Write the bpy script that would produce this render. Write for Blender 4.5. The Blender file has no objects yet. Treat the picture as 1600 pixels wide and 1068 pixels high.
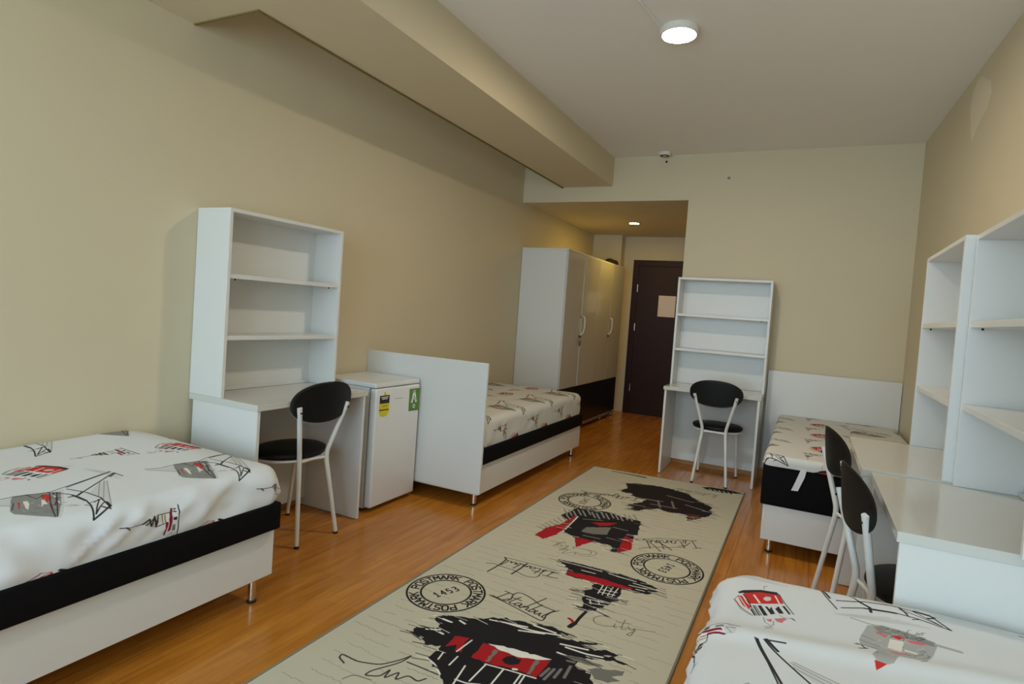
import bpy, bmesh, math, random, json
import numpy as np
from mathutils import Vector, Matrix

# ------------------------------------------------------------------ camera, sky, lamps, exposure
SC = bpy.context.scene
PI = math.pi
F_PX, YAW, PITCH, ROLL = 922.947, -0.447514, 0.038215, 0.072047
CAM = (2.75215, 0.0, 1.27379)
fwd = Vector((math.sin(YAW)*math.cos(PITCH), math.cos(YAW)*math.cos(PITCH), -math.sin(PITCH)))
rgt = Vector((math.cos(YAW), -math.sin(YAW), 0.0))
upv = rgt.cross(fwd)
r2 = math.cos(ROLL)*rgt + math.sin(ROLL)*upv
u2 = -math.sin(ROLL)*rgt + math.cos(ROLL)*upv
cd = bpy.data.cameras.new('camera'); cam = bpy.data.objects.new('camera', cd)
SC.collection.objects.link(cam)
cam.matrix_world = Matrix(((r2.x, u2.x, -fwd.x, CAM[0]), (r2.y, u2.y, -fwd.y, CAM[1]), (r2.z, u2.z, -fwd.z, CAM[2]), (0, 0, 0, 1)))
cd.sensor_width = 36.0; cd.lens = F_PX*36.0/1600.0
cd.shift_x = -20.64/1600.0; cd.shift_y = -12.73/1600.0
cd.clip_start = 0.02
SC.camera = cam

EXPOSURE = 0.0
SKY = (0.64, 0.85, 1.0); SKY_STRENGTH = 7.2
LAMP_COL = (1.0, 0.85, 0.66); LAMP_STRENGTH = 300.0
SPOT_COL = (1.0, 0.66, 0.14); SPOT_STRENGTH = 225.0
SC.view_settings.view_transform = 'Standard'
try: SC.view_settings.look = 'None'
except Exception: pass
SC.view_settings.exposure = EXPOSURE; SC.view_settings.gamma = 1.0
SC.view_settings.use_curve_mapping = False
w = bpy.data.worlds.new('overcast_sky'); SC.world = w; w.use_nodes = True
w.node_tree.nodes['Background'].inputs[0].default_value = (*SKY, 1)
w.node_tree.nodes['Background'].inputs[1].default_value = SKY_STRENGTH
SC.cycles.use_denoising = True
SC.cycles.max_bounces = 10; SC.cycles.diffuse_bounces = 7
SC.cycles.sample_clamp_indirect = 6.0
# the sky comes in through the rear window; a portal tells the renderer where that opening is
pl = bpy.data.lights.new('window_portal', 'AREA'); pl.shape = 'RECTANGLE'; pl.size = 3.3; pl.size_y = 2.05
pl.cycles.is_portal = True
po = bpy.data.objects.new('window_portal', pl); SC.collection.objects.link(po)
po.location = (1.85, -2.06, 1.525); po.rotation_euler = (PI/2, 0, 0)   # faces +Y, into the room

# ------------------------------------------------------------------ helpers
C = SC.collection
random.seed(4); rng = np.random.RandomState(4)

def srgb(r, g, b):
    f = lambda c: (c/255/12.92 if c/255 <= .04045 else ((c/255+.055)/1.055)**2.4)
    return (f(r), f(g), f(b))

def mat(name, col, rough=.5, metal=0., spec=.5, noise=0., nscale=30., bump=0., bscale=200., coat=0.):
    m = bpy.data.materials.new(name); m.use_nodes = True
    nt = m.node_tree; b = nt.nodes['Principled BSDF']
    b.inputs['Base Color'].default_value = (*col, 1); b.inputs['Roughness'].default_value = rough
    b.inputs['Metallic'].default_value = metal; b.inputs['Specular IOR Level'].default_value = spec
    b.inputs['Coat Weight'].default_value = coat; b.inputs['Coat Roughness'].default_value = .08
    tc = nt.nodes.new('ShaderNodeTexCoord')
    if noise:
        n = nt.nodes.new('ShaderNodeTexNoise'); n.inputs['Scale'].default_value = nscale; n.inputs['Detail'].default_value = 4
        r = nt.nodes.new('ShaderNodeMix'); r.data_type = 'RGBA'
        r.inputs['A'].default_value = (*[c*(1-noise) for c in col], 1); r.inputs['B'].default_value = (*[min(1, c*(1+noise)) for c in col], 1)
        nt.links.new(tc.outputs['Object'], n.inputs['Vector']); nt.links.new(n.outputs['Fac'], r.inputs['Factor'])
        nt.links.new(r.outputs['Result'], b.inputs['Base Color'])
    if bump:
        n = nt.nodes.new('ShaderNodeTexNoise'); n.inputs['Scale'].default_value = bscale; n.inputs['Detail'].default_value = 3
        bp = nt.nodes.new('ShaderNodeBump'); bp.inputs['Strength'].default_value = bump; bp.inputs['Distance'].default_value = .002
        nt.links.new(tc.outputs['Object'], n.inputs['Vector']); nt.links.new(n.outputs['Fac'], bp.inputs['Height'])
        nt.links.new(bp.outputs['Normal'], b.inputs['Normal'])
    return m

def emit(name, col, strength):
    m = bpy.data.materials.new(name); m.use_nodes = True; b = m.node_tree.nodes['Principled BSDF']
    b.inputs['Base Color'].default_value = (.8, .8, .8, 1)
    b.inputs['Emission Color'].default_value = (*col, 1); b.inputs['Emission Strength'].default_value = strength
    return m

class MB:
    """collects shapes and links them as one mesh object"""
    def __init__(s): s.bm = bmesh.new()
    def box(s, x0, x1, y0, y1, z0, z1, bev=0., seg=2):
        t = bmesh.new(); bmesh.ops.create_cube(t, size=1)
        for v in t.verts: v.co = Vector(((x0+x1)/2+v.co.x*(x1-x0), (y0+y1)/2+v.co.y*(y1-y0), (z0+z1)/2+v.co.z*(z1-z0)))
        if bev: bmesh.ops.bevel(t, geom=t.edges[:], offset=bev, segments=seg, affect='EDGES', profile=.5)
        s._add(t); return s
    def _add(s, t):
        me = bpy.data.meshes.new('t'); t.to_mesh(me); t.free(); s.bm.from_mesh(me); bpy.data.meshes.remove(me)
    def cyl(s, p0, p1, r0, r1=None, n=20, cap=True):
        r1 = r0 if r1 is None else r1
        p0 = Vector(p0); p1 = Vector(p1); d = p1-p0
        t = bmesh.new(); bmesh.ops.create_cone(t, cap_ends=cap, segments=n, radius1=r0, radius2=r1, depth=d.length)
        q = d.to_track_quat('Z', 'Y').to_matrix().to_4x4()
        bmesh.ops.transform(t, matrix=Matrix.Translation((p0+p1)/2) @ q, verts=t.verts); s._add(t); return s
    def tube(s, pts, r, n=12):
        P = [Vector(p) for p in pts]; t = bmesh.new(); rings = []
        up = None
        for i, p in enumerate(P):
            d = (P[min(i+1, len(P)-1)]-P[max(i-1, 0)]).normalized()
            if up is None: up = d.orthogonal().normalized()
            up = (up-d*up.dot(d)).normalized(); sd = d.cross(up)
            rr = r[i] if isinstance(r, (list, tuple)) else r
            rings.append([t.verts.new(p+(up*math.cos(a)+sd*math.sin(a))*rr) for a in [2*PI*k/n for k in range(n)]])
        for a, b in zip(rings, rings[1:]):
            for k in range(n): t.faces.new((a[k], a[(k+1) % n], b[(k+1) % n], b[k]))
        t.faces.new(rings[0][::-1]); t.faces.new(rings[-1]); s._add(t); return s
    def lathe(s, prof, cx=0, cy=0, n=40, sx=1, sy=1):
        t = bmesh.new(); rings = []
        for r, z in prof: rings.append([t.verts.new((cx+sx*r*math.cos(2*PI*k/n), cy+sy*r*math.sin(2*PI*k/n), z)) for k in range(n)])
        for a, b in zip(rings, rings[1:]):
            for k in range(n): t.faces.new((a[k], a[(k+1) % n], b[(k+1) % n], b[k]))
        t.faces.new(rings[0][::-1]); t.faces.new(rings[-1]); bmesh.ops.recalc_face_normals(t, faces=t.faces); s._add(t); return s
    def poly(s, pts, thick, nrm):
        """flat outline given as 3-D points, given thickness along nrm"""
        t = bmesh.new(); n = Vector(nrm)*thick
        a = [t.verts.new(Vector(p)) for p in pts]; b = [t.verts.new(Vector(p)+n) for p in pts]
        t.faces.new(a); t.faces.new(b[::-1])
        for i in range(len(a)):
            j = (i+1) % len(a); t.faces.new((a[i], b[i], b[j], a[j]))
        bmesh.ops.recalc_face_normals(t, faces=t.faces); s._add(t); return s
    def build(s, name, m, parent=None, smooth=False):
        me = bpy.data.meshes.new(name); s.bm.to_mesh(me); s.bm.free()
        me.materials.append(m)
        if smooth:
            for p in me.polygons: p.use_smooth = True
            try: me.set_sharp_from_angle(angle=math.radians(35))
            except Exception: pass
        o = bpy.data.objects.new(name, me); C.objects.link(o)
        if parent is not None: o.parent = parent
        return o

def smooth_path(pts, n=5, k=.35):
    """rounds the corners of a polyline"""
    P = [Vector(p) for p in pts]; out = [P[0]]
    for i in range(1, len(P)-1):
        a = P[i].lerp(P[i-1], k); b = P[i].lerp(P[i+1], k)
        for j in range(n+1):
            t = j/n; out.append((1-t)**2*a+2*t*(1-t)*P[i]+t*t*b)
    return out+[P[-1]]

def tag(o, label=None, cat=None, group=None, kind=None):
    if label: o['label'] = label
    if cat: o['category'] = cat
    if group: o['group'] = group
    if kind: o['kind'] = kind
    return o

def thing(name, label, cat, loc=(0, 0, 0), rz=0, group=None):
    o = bpy.data.objects.new(name, None); C.objects.link(o); o.location = loc; o.rotation_euler = (0, 0, rz)
    o.empty_display_size = .1
    return tag(o, label, cat, group)

def dup(root, loc, rz, label):
    r = root.copy(); C.objects.link(r); r.location = loc; r.rotation_euler = (0, 0, rz); r['label'] = label
    for ch in root.children:
        c = ch.copy(); C.objects.link(c); c.parent = r
        for g in ch.children:
            d = g.copy(); C.objects.link(d); d.parent = c
    return r

# ------------------------------------------------------------------ materials
WALL = mat('cream_wall_paint', srgb(209, 198, 170), .55, spec=.3, noise=.02, nscale=3, bump=.12, bscale=120)
CEIL = mat('white_ceiling_paint', srgb(234, 233, 230), .8, spec=.2, bump=.1, bscale=120)
WHITE = mat('white_laminate', srgb(217, 218, 216), .32, noise=.01, nscale=6)
GLOSSW = mat('glossy_white_laminate', srgb(203, 203, 198), .10, noise=.01, nscale=6)
EDGE = mat('white_edge_band', srgb(232, 232, 230), .35)
ENAMEL = mat('white_fridge_enamel', srgb(218, 221, 222), .3)
BLACKP = mat('black_gloss_panel', (.006, .006, .008), .25, noise=.1, nscale=8)
BLACKF = mat('black_upholstery', (.005, .0045, .0055), .85, spec=.12, noise=.15, nscale=60, bump=.3, bscale=500)
LEATHER = mat('black_leatherette', (.0045, .0045, .005), .5, spec=.25, noise=.1, nscale=90, bump=.25, bscale=260)
CHROME = mat('chrome', (.75, .75, .76), .16, metal=1, noise=.03, nscale=10)
PAINTM = mat('white_painted_steel', srgb(222, 222, 219), .35, noise=.015, nscale=20)
RUBBER = mat('dark_rubber', (.012, .010, .009), .6, noise=.1, nscale=80)
DOORM = mat('dark_brown_door_veneer', srgb(46, 20, 12), .5, spec=.3, noise=.18, nscale=9)
DOORF = mat('dark_brown_door_frame', srgb(44, 18, 14), .5, spec=.3, noise=.15, nscale=9)
BASEW = mat('wood_baseboard', srgb(196, 140, 74), .4, noise=.12, nscale=12)
PAPER = mat('white_paper', srgb(225, 215, 212), .8, noise=.01, nscale=30)
PLAST = mat('white_plastic', srgb(220, 216, 208), .4, noise=.01, nscale=30)
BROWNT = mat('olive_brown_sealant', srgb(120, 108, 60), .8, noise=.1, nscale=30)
DARK = mat('near_black', (.004, .004, .004), .6, noise=.1, nscale=40)

def wood_floor_mat():
    m = bpy.data.materials.new('oak_laminate_planks'); m.use_nodes = True; nt = m.node_tree; b = nt.nodes['Principled BSDF']
    L = nt.links.new
    geo = nt.nodes.new('ShaderNodeNewGeometry'); oi = nt.nodes.new('ShaderNodeObjectInfo')
    mp = nt.nodes.new('ShaderNodeMapping'); mp.inputs['Scale'].default_value = (14, 1.1, 14); L(geo.outputs['Position'], mp.inputs['Vector'])
    n1 = nt.nodes.new('ShaderNodeTexNoise'); n1.inputs['Scale'].default_value = 2.2; n1.inputs['Detail'].default_value = 6; n1.inputs['Distortion'].default_value = .6
    L(mp.outputs['Vector'], n1.inputs['Vector'])
    # narrow strips inside each plank
    rot = nt.nodes.new('ShaderNodeMapping'); rot.inputs['Rotation'].default_value = (0, 0, PI/2); L(geo.outputs['Position'], rot.inputs['Vector'])
    br = nt.nodes.new('ShaderNodeTexBrick'); br.inputs['Scale'].default_value = 1.0; br.inputs['Brick Width'].default_value = .43; br.inputs['Row Height'].default_value = .0633
    br.inputs['Mortar Size'].default_value = .0008; br.inputs['Mortar Smooth'].default_value = .3; br.inputs['Bias'].default_value = 0; br.offset = .37
    br.inputs['Color1'].default_value = (.25, .25, .25, 1); br.inputs['Color2'].default_value = (.75, .75, .75, 1); br.inputs['Mortar'].default_value = (.30, .30, .30, 1)
    L(rot.outputs['Vector'], br.inputs['Vector'])
    bw = nt.nodes.new('ShaderNodeRGBToBW'); L(br.outputs['Color'], bw.inputs['Color'])
    a = nt.nodes.new('ShaderNodeMath'); a.operation = 'MULTIPLY_ADD'; L(n1.outputs['Fac'], a.inputs[0]); a.inputs[1].default_value = .9
    c = nt.nodes.new('ShaderNodeMath'); c.operation = 'MULTIPLY'; L(bw.outputs['Val'], c.inputs[0]); c.inputs[1].default_value = .28
    L(c.outputs[0], a.inputs[2])
    d = nt.nodes.new('ShaderNodeMath'); d.operation = 'MULTIPLY_ADD'; L(oi.outputs['Random'], d.inputs[0]); d.inputs[1].default_value = .10; L(a.outputs[0], d.inputs[2])
    cr = nt.nodes.new('ShaderNodeValToRGB'); e = cr.color_ramp.elements
    e[0].position = .25; e[0].color = (*FLOOR_A, 1); e[1].position = .95; e[1].color = (*FLOOR_B, 1)
    L(d.outputs[0], cr.inputs['Fac']); L(cr.outputs['Color'], b.inputs['Base Color'])
    b.inputs['Roughness'].default_value = .22; b.inputs['Specular IOR Level'].default_value = .45
    return m
FLOOR_A = srgb(146, 82, 16); FLOOR_B = srgb(206, 138, 52)
WOOD = wood_floor_mat()

# ------------------------------------------------------------------ room shell
YF, YR, YK = 5.46, -2.10, 7.84          # far wall, rear (window) wall, corridor end wall
ZC, ZL, ZB = 2.792, 2.381, 2.524        # ceiling, corridor ceiling / lintel, beam underside
XO = 1.670                              # right edge of the corridor opening
def xr(y): return 3.439+(5.46-y)*0.033  # right wall, slightly splayed
T = .12
DX0, DX1, DZ = .545, 1.475, 2.068
def struct(o): return tag(o, kind='structure')

fl = struct(MB().box(-T, 3.8, YR-T, YK+T, -.08, -.010).build('floor', BASEW))
pm = {}
def plank_mesh(L):
    k = round(L, 2)
    if k not in pm:
        m = MB().box(-.0947, .0947, -k/2+.0004, k/2-.0004, -.010, 0, bev=.0009, seg=1); me = bpy.data.meshes.new('plank'); m.bm.to_mesh(me); m.bm.free()
        me.materials.append(WOOD); pm[k] = me
    return pm[k]
for i in range(20):
    xc = .0949+i*.19
    if xc > 3.72: break
    y = YR - [0, .43, .86, .2, .63][i % 5]
    ye = YK if xc < XO+.1 else YF
    while y < ye:
        y0 = max(y, YR); y1 = min(y+1.2, ye)
        if y1-y0 > .05:
            o = bpy.data.objects.new('plank', plank_mesh(y1-y0)); C.objects.link(o); o.parent = fl; o.location = (xc, (y0+y1)/2, 0)
        y += 1.2

struct(MB().box(DX0-.1, DX1+.1, YK+.06, YK+T, -.08, DZ+.1).build('light_blocker_behind_door', DOORF))  # unseen slab added to block sky light leaking in under the door
struct(MB().box(-T, 0, YR-T, YK+T, -.08, ZC+T).build('wall_left', WALL))
m = MB(); m.poly([(xr(YR-T), YR-T, -.08), (xr(YF+T), YF+T, -.08), (xr(YF+T), YF+T, ZC+T), (xr(YR-T), YR-T, ZC+T)], T, (1, 0, 0)); struct(m.build('wall_right', WALL))
m = MB(); m.box(XO, xr(YF)+T, YF, YF+T, -.08, ZC+T); m.box(0, XO, YF, YF+T, ZL, ZC+T)
m.box(XO, XO+T, YF+T, YK, -.08, ZL+.1); struct(m.build('wall_far', WALL))

m = MB(); m.box(0, DX0, YK, YK+T, -.08, ZL+.1); m.box(DX1, XO+T, YK, YK+T, -.08, ZL+.1); m.box(DX0, DX1, YK, YK+T, DZ, ZL+.1)
m.box(0, .400, YK-.16, YK, 0, ZL); struct(m.build('wall_corridor_end', WALL))
struct(MB().box(-T, 3.9, YR-T, YF+T, ZC, ZC+T).build('ceiling', CEIL))
struct(MB().box(0, XO, YF+T, YK+T, ZL, ZL+.1).build('ceiling_corridor', WALL))
# dropped beam: full width near the window side, then held off the left wall
m = MB(); m.box(0, .944, YR, 1.862, ZB, ZC); m.box(.4276, .944, 1.862, YF, ZB, ZC); struct(m.build('ceiling_beam', WALL))
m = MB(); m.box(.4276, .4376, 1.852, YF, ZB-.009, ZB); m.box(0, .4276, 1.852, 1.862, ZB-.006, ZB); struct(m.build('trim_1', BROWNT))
# baseboards
struct(MB().box(0, .014, YR, YF, 0, .065).build('baseboard_left', BASEW))
struct(MB().box(XO+.002, xr(YF), YF-.014, YF, 0, .065).build('baseboard_far', BASEW))
m = MB(); m.poly([(xr(YR), YR, 0), (xr(YF-.014), YF-.014, 0), (xr(YF-.014), YF-.014, .065), (xr(YR), YR, .065)], -.014, (1, 0, 0)); struct(m.build('baseboard_right', BASEW))
# rear wall with the window the daylight comes through
WX0, WX1, WZ0, WZ1 = .20, 3.50, .50, 2.55
m = MB(); m.box(0, WX0, YR-T, YR, -.08, ZC+T); m.box(WX1, xr(YR)+T, YR-T, YR, -.08, ZC+T); m.box(WX0, WX1, YR-T, YR, -.08, WZ0); m.box(WX0, WX1, YR-T, YR, WZ1, ZC+T)
struct(m.build('wall_rear', WALL))
m = MB()
for x0, x1 in ((WX0, WX0+.05), (WX1-.05, WX1), (1.32, 1.38), (2.32, 2.38)): m.box(x0, x1, YR-.08, YR-.03, WZ0, WZ1, bev=.004)
m.box(WX0, WX1, YR-.08, YR-.03, WZ0, WZ0+.05, bev=.004); m.box(WX0, WX1, YR-.08, YR-.03, WZ1-.05, WZ1, bev=.004)
win = struct(m.build('window_1', PLAST))
gm = bpy.data.materials.new('window_glass'); gm.use_nodes = True; nt = gm.node_tree; nt.nodes.clear()
o_ = nt.nodes.new('ShaderNodeOutputMaterial'); mx = nt.nodes.new('ShaderNodeMixShader'); tr = nt.nodes.new('ShaderNodeBsdfTransparent'); gl = nt.nodes.new('ShaderNodeBsdfGlossy')
gl.inputs['Roughness'].default_value = .02; mx.inputs[0].default_value = .06
nt.links.new(tr.outputs[0], mx.inputs[1]); nt.links.new(gl.outputs[0], mx.inputs[2]); nt.links.new(mx.outputs[0], o_.inputs[0])
MB().box(WX0+.03, WX1-.03, YR-.058, YR-.054, WZ0+.03, WZ1-.03).build('pane', gm, win)
# the door at the corridor's end
door = struct(MB().box(DX0+.075, DX1-.075, YK-.012, YK+.03, .001, DZ-.075, bev=.002).build('door_1', DOORM))
m = MB(); m.box(DX0, DX0+.078, YK-.03, YK+.05, 0, DZ, bev=.003); m.box(DX1-.078, DX1, YK-.03, YK+.05, 0, DZ, bev=.003); m.box(DX0+.078, DX1-.078, YK-.03, YK+.05, DZ-.078, DZ, bev=.003)
m.build('door_frame', DOORF, door)
for z in (.35, 1.17, 1.69): MB().cyl((DX0+.079, YK-.030, z-.05), (DX0+.079, YK-.030, z+.05), .008, n=10).build('hinge', CHROME, door)
m = MB(); m.cyl((DX1-.13, YK-.012, 1.02), (DX1-.13, YK-.06, 1.02), .010); m.tube([(DX1-.13, YK-.058, 1.02), (DX1-.25, YK-.058, 1.02)], .009); m.box(DX1-.155, DX1-.105, YK-.018, YK-.012, .92, 1.10, bev=.002)
m.build('door_handle', CHROME, door)
pp = MB().box(.917, 1.142, YK-.0145, YK-.0125, 1.330, 1.608).build('notice_sheet', PAPER); tag(pp, 'blank white paper notice taped on the dark brown door', 'paper')
# a paler irregular patch laid on the right wall
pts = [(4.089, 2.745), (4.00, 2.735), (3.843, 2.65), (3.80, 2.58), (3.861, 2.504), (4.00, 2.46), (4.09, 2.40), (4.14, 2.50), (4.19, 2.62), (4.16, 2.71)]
PATCH = mat('pale_wall_patch', srgb(222, 214, 190), .6, noise=.02, nscale=12)
tp = MB().poly([(xr(y)+.0008-.0, y, z) for y, z in pts], -.002, (1, 0, 0)).build('wall_patch', PATCH); struct(tp)

# ------------------------------------------------------------------ ceiling lamp, detector, cable
LX, LY = 2.017, 3.117
lamp = thing('ceiling_lamp', 'round white surface-mounted ceiling lamp, lit, on the main ceiling', 'lamp', (LX, LY, 0))
m = MB(); m.lathe([(.070, ZC-.001), (.098, ZC-.001), (.100, ZC-.006), (.100, ZC-.028), (.094, ZC-.036), (.087, ZC-.036), (.086, ZC-.030), (.01, ZC-.030)], n=64); m.build('housing', PLAST, lamp, True)
MB().lathe([(.02, ZC-.0302), (.085, ZC-.0302), (.085, ZC-.034), (.02, ZC-.0345)], n=64).build('diffuser', emit('lamp_diffuser_glow', LAMP_COL, LAMP_STRENGTH), lamp)
tag(MB().tube([(LX-.085, LY-.05, ZC-.006), (1.895, 2.78, ZC-.006), (1.70, 2.20, ZC-.006), (1.5, 1.6, ZC-.006), (1.35, 1.2, ZC-.006)], .005, n=8).build('ceiling_cable', CEIL), 'thin white cable running across the ceiling to the round lamp', 'cable')
det = thing('smoke_detector', 'small white round smoke detector on the ceiling above the far wall', 'detector', (1.445, 5.36, 0))
MB().lathe([(.01, ZC-.001), (.055, ZC-.001), (.055, ZC-.012), (.048, ZC-.028), (.030, ZC-.032), (.01, ZC-.033)], n=32).build('body', PLAST, det, True)
MB().lathe([(.033, ZC-.0325), (.040, ZC-.0315), (.040, ZC-.0295), (.033, ZC-.0295)], n=32).build('vent_ring', DARK, det)
tag(MB().lathe([(.001, 0), (.010, 0), (.010, .004), (.006, .010), (.001, .011)], n=16).build('wall_sensor', DARK), 'tiny black round sensor on the far wall beneath the smoke detector', 'sensor')
s_ = bpy.data.objects['wall_sensor']; s_.rotation_euler = (PI/2, 0, 0); s_.location = (1.443, YF-.0005, 2.735)
n_ = MB().lathe([(.001, 0), (.012, 0), (.012, .006), (.007, .012), (.001, .013)], n=16).build('wall_plug', mat('grey_blue_plastic', srgb(140, 138, 160), .5, noise=.05)); n_.rotation_euler = (PI/2, 0, 0); n_.location = (2.004, YF-.0005, 2.568)
tag(n_, 'tiny grey-blue plug high on the bare far wall', 'wall plug')
dl = thing('recessed_downlight', 'small recessed downlight glowing in the lowered corridor ceiling', 'lamp', (.823, 6.72, 0))
MB().lathe([(.054, ZL-.0005), (.072, ZL-.0005), (.072, ZL-.004), (.060, ZL-.007), (.054, ZL-.004)], n=40).build('trim_ring', PLAST, dl, True)
MB().lathe([(.01, ZL-.0008), (.053, ZL-.0008), (.053, ZL-.0045), (.01, ZL-.005)], n=40).build('lens', emit('downlight_glow', SPOT_COL, SPOT_STRENGTH), dl)

# ------------------------------------------------------------------ desks with hutch shelves
def make_desk(W, D, HB, zt, label, frontB, ztop=1.665, over=0.):
    """local frame: back on y=0 facing -Y... the user side is at y=-D; x from 0 to W. HB: depth of the hutch"""
    t = thing('study_desk', label, 'desk', group=None); th = .030; p = .018
    MB().box(0, W, -D, 0, zt-th, zt, bev=.002).build('tabletop', GLOSSW, t)
    for x in (.008, W-.008-p):
        MB().box(x, x+p, -D+.008, -.02, 0.004, zt-th, bev=.001, seg=1).build('side_panel', WHITE, t)
    MB().box(.008+p, W-.008-p, -D+frontB, -D+frontB+p, (.050), zt-th, bev=.001, seg=1).build('back_panel', GLOSSW, t)
    WH = W+over
    h = MB().box(p, WH-p, -.032, -.024, zt+.001, ztop-p).build('hutch', WHITE, t)
    for x in (0, WH-p): MB().box(x, x+p, -HB, 0, zt+.0005, ztop-p, bev=.001, seg=1).build('side_panel', WHITE, h)
    MB().box(0, WH, -HB, 0, ztop-p, ztop, bev=.001, seg=1).build('top_board', WHITE, h)
    for z in (1.052, 1.352):
        MB().box(p+.0005, WH-p-.0005, -HB+.004, -.0325, z-.022, z, bev=.001, seg=1).build('shelf', WHITE, h)
    MB().box(p+.0005, WH-p-.0005, -.046, -.0325, zt+.001, zt+.018, bev=.001, seg=1).build('rear_lip', WHITE, h)
    for x in (p+.05, W-p-.05): MB().cyl((x, -HB+.03, 1.352-.0225), (x, -HB+.03, 1.352-.030), .004, n=8).build('shelf_pin', DARK, h)
    return t
W0 = .758
d1 = make_desk(W0, .486, .233, .750, 'white desk with hutch by the left wall, between the nearest left bed and the fridge', .420)
d1.location = (.002, 1.922, 0); d1.rotation_euler = (0, 0, PI/2)
# the far desk faces the camera: back towards the far wall
d2 = make_desk(.765, .478, .233, .735, 'white desk with hutch against the far wall beside the brown door opening', .420)
d2.location = (1.690, 5.435, 0)
d3 = make_desk(.752, .490, .233, .750, 'large white desk with hutch nearest the camera on the right side', .420, over=.045)
d3.location = (3.501, 2.640, 0); d3.rotation_euler = (0, 0, -PI/2)
d4 = make_desk(.782, .520, .262, .757, 'white desk with hutch on the right side, behind the nearest right desk', .420, ztop=1.668)
d4.location = (3.498, 3.427, 0); d4.rotation_euler = (0, 0, -PI/2)

# ------------------------------------------------------------------ fridge
fr = thing('mini_fridge', 'small white fridge with energy stickers between desk and headboard', 'fridge', (.03, 2.768, 0))
FW, FH, FX = .436, .781, .448
MB().box(0, FX-.058, .004, FW-.004, .020, FH-.030, bev=.004).build('body', ENAMEL, fr)
MB().box(0, FX-.006, 0, FW, FH-.028, FH, bev=.006).build('top_panel', ENAMEL, fr)
dr = MB().box(FX-.052, FX, .001, FW-.001, .030, FH-.033, bev=.012, seg=4).build('door', ENAMEL, fr, True)
MB().box(FX-.057, FX-.0525, .008, FW-.008, .034, FH-.036).build('door_gasket', mat('grey_gasket', srgb(120, 120, 118), .7, noise=.05), fr)
for x in (.04, FX-.09):
    for y in (.03, FW-.03): MB().cyl((x, y, .0), (x, y, .022), .014, n=14).build('foot', RUBBER, fr)
YEL = mat('yellow_sticker', srgb(214, 200, 20), .5, noise=.02); GRN = mat('green_sticker', srgb(84, 128, 38), .5, noise=.06, nscale=60); INK = mat('printing_ink', (.01, .01, .012), .6, noise=.05)
WHI = mat('sticker_white', srgb(232, 232, 228), .5, noise=.01)
XS = FX+.0002
def fp(pts, z=0): return [(XS+z, y-2.768, zz) for y, zz in pts]
sa = MB().poly(fp([(2.797, .625), (2.800, .708), (2.833, .708), (2.842, .727), (2.852, .727), (2.858, .706), (2.889, .706), (2.891, .600), (2.875, .583), (2.842, .575), (2.812, .583), (2.799, .604)]), .0012, (1, 0, 0)).build('energy_sticker', YEL, fr); sa['label'] = 'yellow energy sticker with a black band'
MB().poly(fp([(2.800, .659), (2.800, .706), (2.889, .706), (2.890, .656)], .0013), .0006, (1, 0, 0)).build('black_band', INK, sa)
MB().poly(fp([(2.799, .616), (2.799, .622), (2.888, .620), (2.888, .614)], .0013), .0006, (1, 0, 0)).build('black_line', INK, sa)
m = MB()
for k, (a, b) in enumerate(((2.812, 2.878), (2.820, 2.870))): m.poly(fp([(a, .693-k*.010), (a, .698-k*.010), (b, .698-k*.010), (b, .693-k*.010)], .0020), .0005, (1, 0, 0))
m.build('small_print', WHI, sa)
m = MB()
for a in (2.830, 2.845, 2.860): m.poly(fp([(a, .637), (a, .647), (a+.008, .647), (a+.008, .637)], .0013), .0005, (1, 0, 0))
m.build('figures', mat('dim_ink', srgb(130, 118, 20), .6, noise=.05), sa)
sb = MB().poly(fp([(3.090, .580), (3.090, .724), (3.196, .722), (3.196, .576)]), .0012, (1, 0, 0)).build('energy_class_sticker', GRN, fr); sb['label'] = 'green energy class A sticker'
m = MB()
def bar(p, q, wd, m, z=.0013):
    (a, b), (c, d) = p, q; L = math.hypot(c-a, d-b); nx, nz = -(d-b)/L*wd/2, (c-a)/L*wd/2
    m.poly(fp([(a+nx, b+nz), (c+nx, d+nz), (c-nx, d-nz), (a-nx, b-nz)], z), .0006, (1, 0, 0))
bar((3.118, .632), (3.140, .712), .015, m); bar((3.140, .712), (3.164, .632), .015, m); bar((3.126, .657), (3.158, .657), .010, m)
m.build('letter_a', WHI, sb)
m = MB(); bar((3.130, .612), (3.143, .619), .006, m); bar((3.143, .619), (3.156, .610), .006, m); bar((3.130, .606), (3.146, .597), .006, m); bar((3.146, .597), (3.154, .603), .006, m)
m.build('arrow_mark', WHI, sb)
m = MB(); m.poly(fp([(2.945, .6745), (2.945, .678), (3.028, .6755), (3.028, .672)]), .0006, (1, 0, 0)); m.build('name_badge', mat('grey_badge', srgb(150, 150, 148), .4, noise=.05), fr)

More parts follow.
